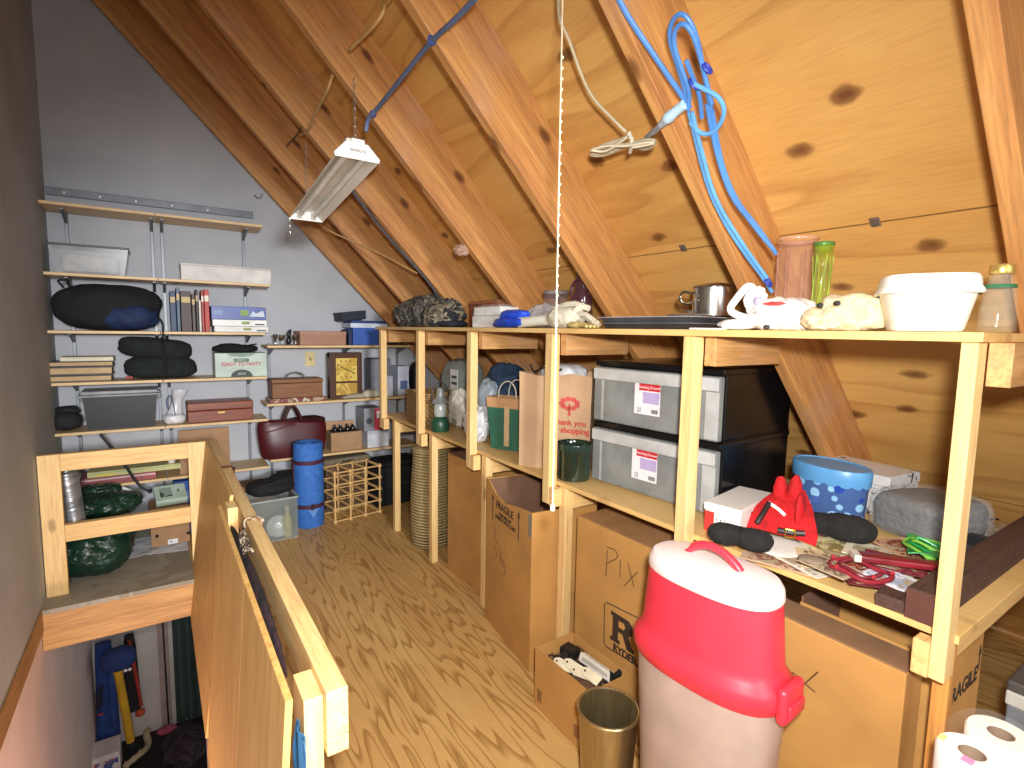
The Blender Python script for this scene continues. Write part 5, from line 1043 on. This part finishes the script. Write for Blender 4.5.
# black cooler, brown boxes behind
t = thing('black_cooler', 'black soft cooler box on the floor behind the wine rack', 'cooler', (1.50, 3.78, 0), radians(3))
hc = P(395,466,Y=3.78).z
MB().box(-.17,.2,0,.26,.001,hc,.02,3).build('body', plain('111216', .8, 0, .2, .2, 20), t, smooth=True); MB().box(-.174,.204,-.004,.264,hc+.0005,hc+.03,.012,3).build('lid', plain('17181c', .8), t, smooth=True); MB().box(-.06,.09,-.008,-.0005,hc*.5,hc*.56,.003).build('handle', plain('222328', .7), t)
t = thing('brown_suitcase', 'flat brown grey case lying on the carton behind the wine rack', 'case', (1.13, 3.955, .3405), radians(7))
MB().box(-.16,.2,-.06,.1,0,.046,.012,3).build('body', plain('6f6552', .7, 0, .1), t, smooth=True); MB().box(-.03,.06,-.075,-.0605,.015,.03,.004).build('handle', plain('453b2e', .6), t)
t = thing('brown_carton', 'brown carton on the floor behind the wine rack', 'box', (1.13, 3.95, 0), radians(3)); MB().box(-.14,.15,-.05,.1,.0,.335,.003).build('body', plain('5b4632', .8), t); MB().box(-.14,.15,-.0508,-.05,.3,.31).build('flap_edge', plain('7d6246', .8), t)
t = thing('dark_crate', 'dark brown crate on the floor behind the blue mat', 'crate', (.79, 3.98, 0)); MB().box(-.1,.12,-.05,.12,0,.30,.004).build('body', wood('33261e','46362b',0,1,.7), t); MB().box(-.1,.12,-.056,-.0505,.2,.24,.002).build('slat', wood('46362b','5a4636',0,1,.7), t)
t = thing('tan_carton', 'small tan carton behind the black bag under the low shelf', 'box', (.50, 3.97, 0)); MB().box(-.12,.13,-.05,.12,0,.25,.003).build('body', plain('b58f6d', .8), t); MB().box(-.121,.131,-.051,.121,.2505,.262,.002).build('lid', plain('a07c5b', .8), t)

# ------------------------------------------------------------------ landing left of the railing, seen through the pine frame
M_BAGG = N('garbage_bag_green', .22); v = M_BAGG.noise(M_BAGG.coord(), 7, 3); M_BAGG.col(M_BAGG.ramp(v, [(.3,'0d241b'),(.7,'1c3d2d')])); M_BAGG.bump(M_BAGG.noise(M_BAGG.coord((1,1,2)), 14, 4, .6, .6), .8, .02); M_BAGG = M_BAGG.m
t = thing('garbage_bag', 'big full dark green garbage bag on the landing below the middle rail', 'garbage bag', (-.325, 3.60, 0), 0, 'green garbage bags')
MB().blob((0,0,.125),(.172,.19,.14),5,.08,2,3,.0006,2.4,None,.08).build('body', M_BAGG, t, smooth=True); MB().tube([(.1,-.1,.2),(.14,-.12,.23),(.17,-.1,.2)], [.02,.012,.018], 8, smooth=1).build('tied_neck', M_BAGG, t, smooth=True)
t = thing('garbage_bag', 'flatter dark green garbage bag lying above, behind the pine frame', 'garbage bag', (-.30, 3.75, .26), 0, 'green garbage bags')
MB().blob((0,0,.06),(.19,.13,.075),5,.12,2.4,13,.0006,2.3,None,.12).build('body', M_BAGG, t, smooth=True); MB().blob((-.02,.06,.11),(.12,.06,.06),4,.15,2.4,23,None,2.2,None,.15).build('folded_top', M_BAGG, t, smooth=True)
q = P(74,490,Y=3.55)
t = thing('silver_roll', 'silver roll of foil insulation leaning among the green bags', 'insulation roll', (q.x, 3.55, .24), 0, None, (0, radians(-5), 0))
s = N('foil', .35, .7); s.col(s.ramp(s.noise(s.coord((2,2,14)), 3, 3), [(.3,'8f9396'),(.7,'c3c6c8')])); s.bump(s.noise(s.coord((1,1,9)), 5, 3), .6, .01)
zt_ = P(74,471,Y=3.55).z-.24
MB().lathe([(.045,.0),(.05,.004),(.05,zt_-.004),(.045,zt_),(.03,zt_),(.03,zt_-.03)],28).build('roll', s.m, t, smooth=True); MB().lathe([(.0305,zt_-.03),(.0305,zt_+.001),(.028,zt_+.001)],24,cap0=False,cap1=False).build('core', plain('8d8d8d', .6), t, smooth=True)
t = thing('white_envelope', 'bent white paper sheet sticking up right of the green bags', 'paper', (P(129,505,Y=3.78).x+.02, 3.83, .262), radians(-8))
MB().sheet(lambda u, v: (-.07+.13*u, .02*v, .02+.11*(1-u)*v+.015*sin(3*u)), 10, 6, .0015).build('sheet', plain('d6d7da', .6), t)
# white sheet, carton, pale green box
t = thing('white_sheet', 'crumpled white plastic sheet lying under the small brown carton', 'plastic sheet', (0.0, 3.76, .0008))
MB().sheet(lambda u, v: (-.19+.30*u, -.12+.32*v+.02*sin(5*u), .004+.012*abs(noise.noise((u*5, v*5, .3)))+.02*max(0, .3-u)), 24, 18, .0015).build('sheet', plain('d4d6d9', .5), t, smooth=True)
q = P(150,550,Z=.03); 
t = thing('shoe_carton', 'small brown carton with two round holes and a white label', 'box', (.02, 3.72, .021), radians(2))
x0 = P(150.5,530,Y=3.72).x-.02
MB().box(x0,.105,0,.2,0,.235,.003).build('body', plain('a27d58', .8), t)
for px_ in (157,188.5):
    x = P(px_,536,Y=3.72).x-.02; MB().lathe([(.010,0),(.010,.002)],16,M=Matrix.Translation((x, -.0003, P(px_,536 if px_ < 170 else 533,Y=3.72).z-.021))@Matrix.Rotation(pi/2,4,'X')).build('hole', plain('241a14', .9), t)
x = P(173,541.5,Y=3.72).x-.02; z = P(173,541.5,Y=3.72).z-.021; MB().box(x-.026,x+.026,-.001,0,z-.014,z+.016).build('label', plain('dfe0e2', .6), t); MB().box(x-.014,x-.004,-.0016,-.001,z-.004,z+.004).build('print', plain('54575c', .6), t)
t = thing('green_box', 'pale grey green box with a dark square picture lying tilted on the carton', 'box', (.035, 3.735, .262), radians(6), None, (radians(24), 0, radians(6)))
MB().box(-.075,.085,0,.14,0,.03,.003).build('body', plain('a9bfae', .5), t); MB().box(-.077,.087,-.002,.142,.0302,.045,.003).build('lid', plain('b3c7b8', .5), t); MB().box(-.05,.012,.03,.115,.0452,.046).build('picture', patches(['26332d','3d4d44','8fa396'], 16, .5, 0), t)
MB().box(.04,.052,.06,.09,.0452,.046).build('print', plain('5f7567', .5), t)
t = thing('blue_carton', 'bright blue carton behind the pale green box on the landing', 'box', (.115, 3.95, 0)); MB().box(-.06,.05,0,.1,.0,.345,.003).build('body', plain('2a55a8', .5), t); MB().box(-.04,.03,-.001,0,.2,.28).build('picture', plain('5f86c9', .5), t)
t = thing('black_hose', 'black curved hose hanging down below the wall shelf', 'hose', (P(112,440,Y=3.92).x, 3.885, SH['e']-.03))
d0 = P(100,434,Y=3.885)-t.location; d1 = P(112,448,Y=3.885)-t.location; d2 = P(136,482,Y=3.885)-t.location; d3 = P(150,491,Y=3.885)-t.location
MB().tube([d0, d1, d1*.5+d2*.5+Vector((.01,0,-.01)), d2, d2*.4+d3*.6+Vector((0,0,-.012)), d3], .008, 8, smooth=2).build('tube', plain('1d1f22', .5), t, smooth=True); MB().blob(d3,(.014,.014,.014),2,.05,2,3).build('end_knob', plain('121315', .5), t, smooth=True)

# ------------------------------------------------------------------ downstairs, seen through the stair opening
yw = 4.92
t = thing('blue_coat', 'long blue coat hanging on the wall downstairs', 'coat', (-.43, 4.86, -1.62))
Mb_ = plain('22407e', .85, 0, .15, .2, 12)
MB().loft([oval(.075,.03,-.28,2.2,28), oval(.072,.045,-.1,2.2,28), oval(.062,.045,.2,2.2,28), oval(.055,.04,.45,2.2,28), oval(.05,.03,.56,2.2,28)]).build('body', Mb_, t, smooth=True)
MB().tube([(.03,-.045,.5),(.045,-.055,.3),(.04,-.06,.05),(.045,-.055,-.1)], [.035,.032,.028,.026], 10, smooth=2).build('sleeve', Mb_, t, smooth=True); MB().box(-.055,-.02,-.052,-.046,.02,.035,.002).build('red_stripe', plain('a8323a', .7), t); MB().prism([(-.06,.2),(-.01,.28),(-.02,.1),(-.06,.05)], -.053, -.048, 'y').build('dark_panel', plain('1a2136', .8), t)
t = thing('yellow_jacket', 'yellow sleeved jacket hanging next to the blue coat downstairs', 'jacket', (-.335, 4.735, -1.5))
MB().tube([(-.01,0,.3),(.0,-.01,.18),(.018,-.012,0),(.035,-.01,-.2),(.045,-.01,-.33)], [.03,.034,.034,.032,.028], 10, smooth=2).build('sleeve', plain('c79a22', .8), t, smooth=True); MB().tube([(.045,-.01,-.33),(.05,-.01,-.38)], .026, 10).build('cuff', plain('1d1d24', .8), t, smooth=True); MB().tube([(-.02,.01,.42),(.0,.0,.3)], [.05,.04], 10).build('shoulder', Mb_, t, smooth=True)
t = thing('black_jacket', 'black jacket with red edge and orange cuff hanging downstairs', 'jacket', (-.27, 4.86, -1.45))
MB().loft([oval(.05,.03,-.22,2.2,24), oval(.05,.04,0,2.2,24), oval(.04,.035,.3,2.2,24), oval(.03,.03,.4,2.2,24)]).build('body', plain('1f1b20', .85), t, smooth=True); MB().tube([(.0,-.04,.38),(.03,-.045,.1),(.055,-.04,-.18)], .012, 8, smooth=1).build('red_edge', plain('9a3527', .8), t, smooth=True); MB().blob((.045,-.03,-.24),(.035,.03,.03),3,.1,2,4).build('cuff', plain('b34f2a', .8), t, smooth=True)
t = thing('knit_hat', 'round dark blue cap with two white reflectors above the coats', 'hat', (-.33, 4.64, -1.12)); MB().blob((0,0,.02),(.11,.07,.09),4,.06,2,3,None,2.3).build('crown', plain('1d3264', .85), t, smooth=True)
for k in (0,1): MB().lathe([(.011,0),(.011,.004)],14,M=Matrix.Translation((.045+.026*k,-.072,-.045))@Matrix.Rotation(pi/2,4,'X')).build('reflector', plain('f4f6fa', .3), t)
t = thing('picture_box', 'white box with red and blue print on the floor downstairs', 'box', (P(106,745,Y=4.6).x, 4.55, -1.96)); MB().box(-.09,.08,0,.2,.001,.2,.003).build('body', plain('d6cdc9', .6), t); MB().box(-.07,.07,-.001,0,.03,.16).build('print', patches(['b8543e','c9c0bc','3d5a94','b8543e'], 9, .6, 0), t)
t = thing('white_garland', 'pale spiky garland lying curled on the dark floor downstairs', 'garland', (-.19, 4.72, -1.955)); pts = [Vector((-.14+.02*i+.06*sin(i*.45), -.12+.035*i, .02+.008*sin(i))) for i in range(14)]; MB().tube(pts, [.02+.004*(i % 2) for i in range(14)], 8, smooth=1).build('body', plain('b9a98a', .8), t, smooth=True)
for p in pts[::2]: MB().tube([p+Vector((0,0,.01)), p+Vector((.01,0,.05))], [.008,.001], 6).build('spike', plain('a8987a', .8), t)
t = thing('pink_slipper', 'small pink slipper on the dark floor downstairs', 'slipper', (-.06, 4.86, -1.959)); MB().blob((0,0,.03),(.07,.04,.032),3,.1,2,3,.001).build('body', plain('b0516a', .8), t, smooth=True); MB().tube([(-.02,-.03,.05),(0,0,.062),(-.02,.03,.05)], .006, 6, smooth=1).build('cuff', plain('8f3d55', .8), t, smooth=True)
t = thing('curtain', 'dark green grey curtain hanging downstairs beside the door', 'curtain', (.06, 4.86, -1.96)); MB().sheet(lambda u, v: (-.05+.2*u, .015*sin(u*22), .06+1.66*v), 40, 4, .004).build('fabric', plain('33443f', .85), t, smooth=True); MB().tube([(-.07,0,1.735),(.17,0,1.735)], .008, 8).build('rod', plain('1b1c1e', .4), t)
t = thing('black_rod', 'thin black rod standing upright by the door downstairs', 'rod', (-.045, 4.90, -1.96)); MB().tube([(0,0,.001),(-.005,0,.9),(-.01,0,1.68)], .006, 8).build('shaft', plain('141416', .5), t); MB().tube([(-.01,0,1.0),(-.01,-.012,1.0)], .006, 6).build('clip', plain('141416', .5), t)
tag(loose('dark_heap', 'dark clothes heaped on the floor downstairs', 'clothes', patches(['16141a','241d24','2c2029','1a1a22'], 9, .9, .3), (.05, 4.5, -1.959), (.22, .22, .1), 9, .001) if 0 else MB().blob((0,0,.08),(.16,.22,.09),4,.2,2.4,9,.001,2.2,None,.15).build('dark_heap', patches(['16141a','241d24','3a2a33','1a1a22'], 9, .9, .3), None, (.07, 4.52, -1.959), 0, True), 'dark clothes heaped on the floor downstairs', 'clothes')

# ------------------------------------------------------------------ hanging from and fixed to the roof
def roof_hit(x, y, off=0.):
    """the point of the roof, off metres outside the undersides of its rafters, that the photograph shows at x, y"""
    d = ray(x, y); n = Vector((ST, 0, CT)); return CP + d*((RD+off-n.dot(CP))/n.dot(d))
NV = Vector((ST, 0, CT))
# shop light
a, b = P(357,151,Y=2.09), P(306,214,Y=2.97)
mid = (a+b)/2; L = (b-a).length; dirv = (b-a).normalized()
up = (Vector((0,0,1))-dirv*dirv.z).normalized(); side = dirv.cross(up)
Mx = Matrix((side, dirv, up)).transposed().to_4x4(); Rr = Mx.to_euler()
t = thing('shop_light', 'white unlit fluorescent shop light hanging on chains below the rafters', 'lamp', mid, 0, None, Rr)
Mw_ = plain('e6e2d6', .4, 0, .03)
prof = [(-.085,-.03),(-.04,.018),(.04,.018),(.085,-.03),(.083,-.033),(.038,.012),(-.038,.012),(-.083,-.033)]
MB().prism(prof, -L/2, L/2, 'y').build('reflector', Mw_, t)
MB().box(-.036,.036,-L/2+.01,L/2-.01,.0185,.05,.004).build('ballast_box', Mw_, t)
e = MB().prism([(-.085,-.034),(-.088,-.02),(-.042,.03),(-.02,.03),(-.02,.045),(.03,.045),(.03,.03),(.042,.03),(.088,-.02),(.085,-.034)], -L/2-.004, -L/2-.0005, 'y').build('end_plate', plain('f2f0ea', .4), t)
text('lettering', 'SHOPLITE', .014, plain('55524c', .5), e, (.003,-L/2-.0046,-.001), FACE_Y)
MB().prism([(-.085,-.034),(-.042,.02),(.042,.02),(.085,-.034)], L/2+.0005, L/2+.004, 'y').build('end_plate', plain('f2f0ea', .4), t)
for x in (-.035,.035):
    MB().tube([(x,-L/2+.03,-.012),(x,L/2-.03,-.012)], .0125, 12).build('tube', plain('f0eee6', .25), t, smooth=True)
    for y in (-L/2+.012, L/2-.012): MB().box(x-.012,x+.012,y-.01,y+.01,-.026,.012,.003).build('socket', plain('d8d4c6', .4), t)
def chain(name, label, p0, p1, n, par=None):
    t = thing(name, label, 'chain', p0); v = (Vector(p1)-Vector(p0)); m = MB(); q = v.to_track_quat('Z', 'Y').to_matrix().to_4x4(); l = v.length/n
    for i in range(n):
        M_ = Matrix.Translation(v*((i+.5)/n))@q@Matrix.Rotation(pi/2*(i % 2), 4, 'Z')
        m.tube([(.0042*cos(u), 0, l*.66*sin(u)) for u in [2*pi*k/12 for k in range(12)]], .0011, 5, M=M_, closed=True)
    return tag(m.build('links', plain('bfb9ab', .3, .8), t, smooth=True) and t)
n0 = mid+Mx.to_3x3()@Vector((0,-L/2+.02,.052)); n1 = mid+Mx.to_3x3()@Vector((0,L/2-.03,.052))
tn = roof_hit(357,103); tn2 = Vector((n0.x, n0.y, (RD-ST*n0.x)/CT)); chain('hanging_chain', 'thin chain holding the near end of the shop light', n0, tn2, 14)
tn3 = Vector((n1.x, n1.y, (RD-ST*n1.x)/CT)); chain('hanging_chain', 'thin chain holding the far end of the shop light', n1, tn3, 16)
e1 = mid+Mx.to_3x3()@Vector((-.088,L/2-.02,-.04)); chain('loose_chain', 'short loose end of chain dangling from the far end of the shop light', e1, e1+Vector((0,0,-.10)), 6)
def cable(name, label, pts, r, mat, smooth=2, extra=None, cat='cable'):
    t = thing(name, label, cat, pts[0]); MB().tube([Vector(p)-Vector(pts[0]) for p in pts], r, 8, smooth=smooth).build('cord', mat, t, smooth=True)
    return t
M_BLUE = plain('4a72b0', .45); M_LBLUE = plain('5f9fd8', .4); M_YEL = plain('cfa86a', .5)
e0 = mid+Mx.to_3x3()@Vector((.034,-L/2+.0,.058))
pp = [e0+Vector((0,-.01,.02)), P(368,118,Y=e0.y-.02), roof_hit(373,114,-.012), roof_hit(400,80,-.012), roof_hit(432,40,-.012), roof_hit(455,20,-.012), roof_hit(476,-2,-.012)]
t = cable('blue_power_cable', 'blue grey power cord running from the shop light up across the rafters', pp, .008, plain('5f6f92', .5))
o = pp[0]
for p in (pp[2], pp[4]): MB().tube([p-o+Vector((.012*cos(u),0,.012*sin(u))) for u in [2*pi*k/10 for k in range(10)]], .003, 6, closed=True).build('cable_tie', plain('2f4fa0', .5), t, smooth=True)
cable('grey_conduit', 'thin grey black cable running down along the second visible rafter', [roof_hit(348,186,-.01), roof_hit(390,240,-.01), roof_hit(428,280,-.01), roof_hit(440,300,-.01)], .0065, plain('4d535c', .4))
cable('tan_lead', 'thin tan cord running from the far end of the shop light to the bench', [mid+Mx.to_3x3()@Vector((.02,L/2+.006,-.01)), roof_hit(330,232,-.02), roof_hit(378,252,-.012), roof_hit(417,273,-.014)], .004, M_YEL)
cable('tan_cable', 'pale tan electrical cable bent over the third rafter left of the blue cord', [roof_hit(333,74,.03), roof_hit(327,92,-.012), roof_hit(315,113,-.012), roof_hit(309,131,-.012), roof_hit(302,134,.02)], .007, M_YEL)
cable('tan_cable', 'pale tan electrical cable at the very top of the roof bay', [roof_hit(385,-2,.06), roof_hit(384,14,-.012), roof_hit(368,32,-.012), roof_hit(350,49,-.01)], .006, M_YEL)
cable('dark_wire', 'short dark wire stub curling out between the left rafters', [roof_hit(301,128,-.01), roof_hit(296,136,-.02), roof_hit(290,142,-.01), roof_hit(287,146,-.005)], .0035, plain('4b3628', .6))
# film scrap
q = roof_hit(462,250,-.004)
t = thing('plastic_scrap', 'crumpled scrap of clear pinkish plastic stuck to a rafter above the bench', 'plastic', q)
MB().blob((0,0,0),(.035,.05,.03),4,.25,2.6,7,None,2,None,.3).build('film', plain('d9b7a4', .15, 0, .1, alpha=.55, spec=1.), t, smooth=True)
for (x, y), l in (((875,222),'small grey metal clip on the roof boards above the bowl'), ((683,248),'small grey metal clip on the roof boards above the baking trays')):
    q = roof_hit(x, y, DEP-.003); t = thing('metal_clip', l, 'clip', q, 0, 'metal clips on the roof boards', RROT)
    MB().box(-.014,.014,-.012,.012,-.002,.002,.001).build('plate', plain('9b948c', .35, .7), t); MB().tube([(-.006,-.006,-.004),(.008,-.006,-.006),(.008,.006,-.006),(-.006,.006,-.004)], .0015, 6, closed=True).build('ring', plain('7f7a74', .35, .7), t)
# pull string
q = P(557,330,Y=.965); X0, Y0 = q.x, .965
zt0 = (RD-ST*X0)/CT+.10; zb0 = P(560,503,Y=Y0).z
t = thing('pull_string', 'long white pull string hanging from the roof in front of the bench', 'string', (X0, Y0, zt0))
m = MB(); m.tube([(-.012,-.004,0),(-.006,-.002,(zb0-zt0)*.5),(0,0,zb0-zt0)], .0018, 6)
m.build('string', plain('c9bda0', .7), t, smooth=True)
m = MB()
nb = 46
for i in range(nb):
    z = (zb0-zt0)*(1-i*.0165); m.lathe([(0,-.004),(.0028,-.0016),(.0028,.0016),(0,.004)],8,c=(-.006*(i*.0165),-.002*(i*.0165),z))
m.build('bead_chain', plain('d2c6a8', .5), t, smooth=True)
MB().lathe([(.0,-.012),(.006,-.008),(.006,.004),(.002,.008)],10,c=(0,0,zb0-zt0-.006)).build('weight', plain('d8cfb6', .4), t, smooth=True)
# white cord bundle
top = Vector((X0-.012, Y0-.004, zt0))
pp = [top+Vector((.004,0,-.02))]+[roof_hit(x, y, o_) for x, y, o_ in ((556,14,.05),(568,36,.05),(580,72,.06),(592,98,.06),(612,118,.06),(626,132,.05))]
t = cable('white_power_cable', 'white appliance cord tied in a bundle and plugged into the blue extension cord', pp, .0042, plain('cfc4a6', .5))
o = pp[0]
for k in range(6):
    L_ = [(626,138),(606,143+2*k),(592,151),(590,156-k),(604,156-2*k),(626,147),(644,138+k),(654,143),(650,150-k),(632,148)]
    MB().tube([roof_hit(x+(k*1.3) % 3, y-(k*.7) % 3, .04-.009*k)-o for x, y in L_], .0036, 6, smooth=2, closed=False).build('loop', plain('d6cbb0', .5) if k % 2 else plain('b8ad92', .5), t, smooth=True)
MB().tube([roof_hit(629,133,.02)-o, roof_hit(633,142,.0)-o, roof_hit(630,152,.02)-o], .006, 8, smooth=1).build('tie', plain('ded5c0', .5), t, smooth=True)
MB().tube([roof_hit(645,138,.02)-o, roof_hit(655,131,-.0)-o, roof_hit(662,124,-.015)-o], [.004,.006,.008], 8, smooth=1).build('plug_neck', plain('8a8a90', .5), t, smooth=True)
MB().tube([roof_hit(661,125,-.015)-o, roof_hit(668,118,-.02)-o], [.009,.012], 10).build('plug', plain('aab4c0', .4), t, smooth=True)
# blue extension cord
rh = lambda x, y, o_=-.014: roof_hit(x, y, o_)
pp = [rh(612,-14), rh(618,-2), rh(630,20), rh(645,42), rh(660,64), rh(676,87), rh(687,103)]
t = cable('extension_cable', 'blue extension cord coiled and hanging on the near rafter', pp, .0062, plain('4f86cc', .4)); o = pp[0]
MB().tube([rh(667,119,-.02)-o, rh(676,111,-.022)-o, rh(685,104,-.022)-o], [.013,.015,.012], 12, smooth=1).build('socket', plain('b7d6ea', .35), t, smooth=True)
for k, L_ in enumerate((
    [(690,108),(684,85),(676,60),(669,38),(671,22),(680,12),(690,20),(697,38),(702,62),(707,90),(713,120)],
    [(688,110),(690,92),(682,70),(674,48),(674,30),(683,22),(692,32),(699,52),(706,80),(712,105)],
    [(694,84),(706,90),(718,96),(725,108),(722,122),(712,134),(700,134),(690,122)],
    [(686,60),(694,80),(700,96),(702,118)],
    [(689,112),(694,132),(700,158),(707,184),(716,206),(730,232),(748,258),(762,276),(772,292)],
    [(692,112),(697,134),(704,160),(710,184),(720,208),(736,234),(752,258),(767,278)],
    [(712,110),(716,136),(721,160),(727,180),(738,203),(752,220),(764,236),(776,254)],
    [(707,104),(712,132),(718,158),(726,184),(736,204),(748,218),(760,234),(774,250)])):
    MB().tube([rh(x, y, -.014-.006*(k % 3))-o for x, y in L_], .0052, 8, smooth=2).build('loop', (M_LBLUE if k in (2,4,5) else plain('4f86cc', .4)), t, smooth=True)
for x, y in ((694,84),(707,68),(768,282)):
    p = rh(x, y, -.018)-o; MB().tube([p+Vector((.012*cos(u),.012*sin(u)*.6,.012*sin(u))) for u in [2*pi*k/10 for k in range(10)]], .004, 6, closed=True).build('cable_tie', plain('2d3fa6', .5), t, smooth=True)
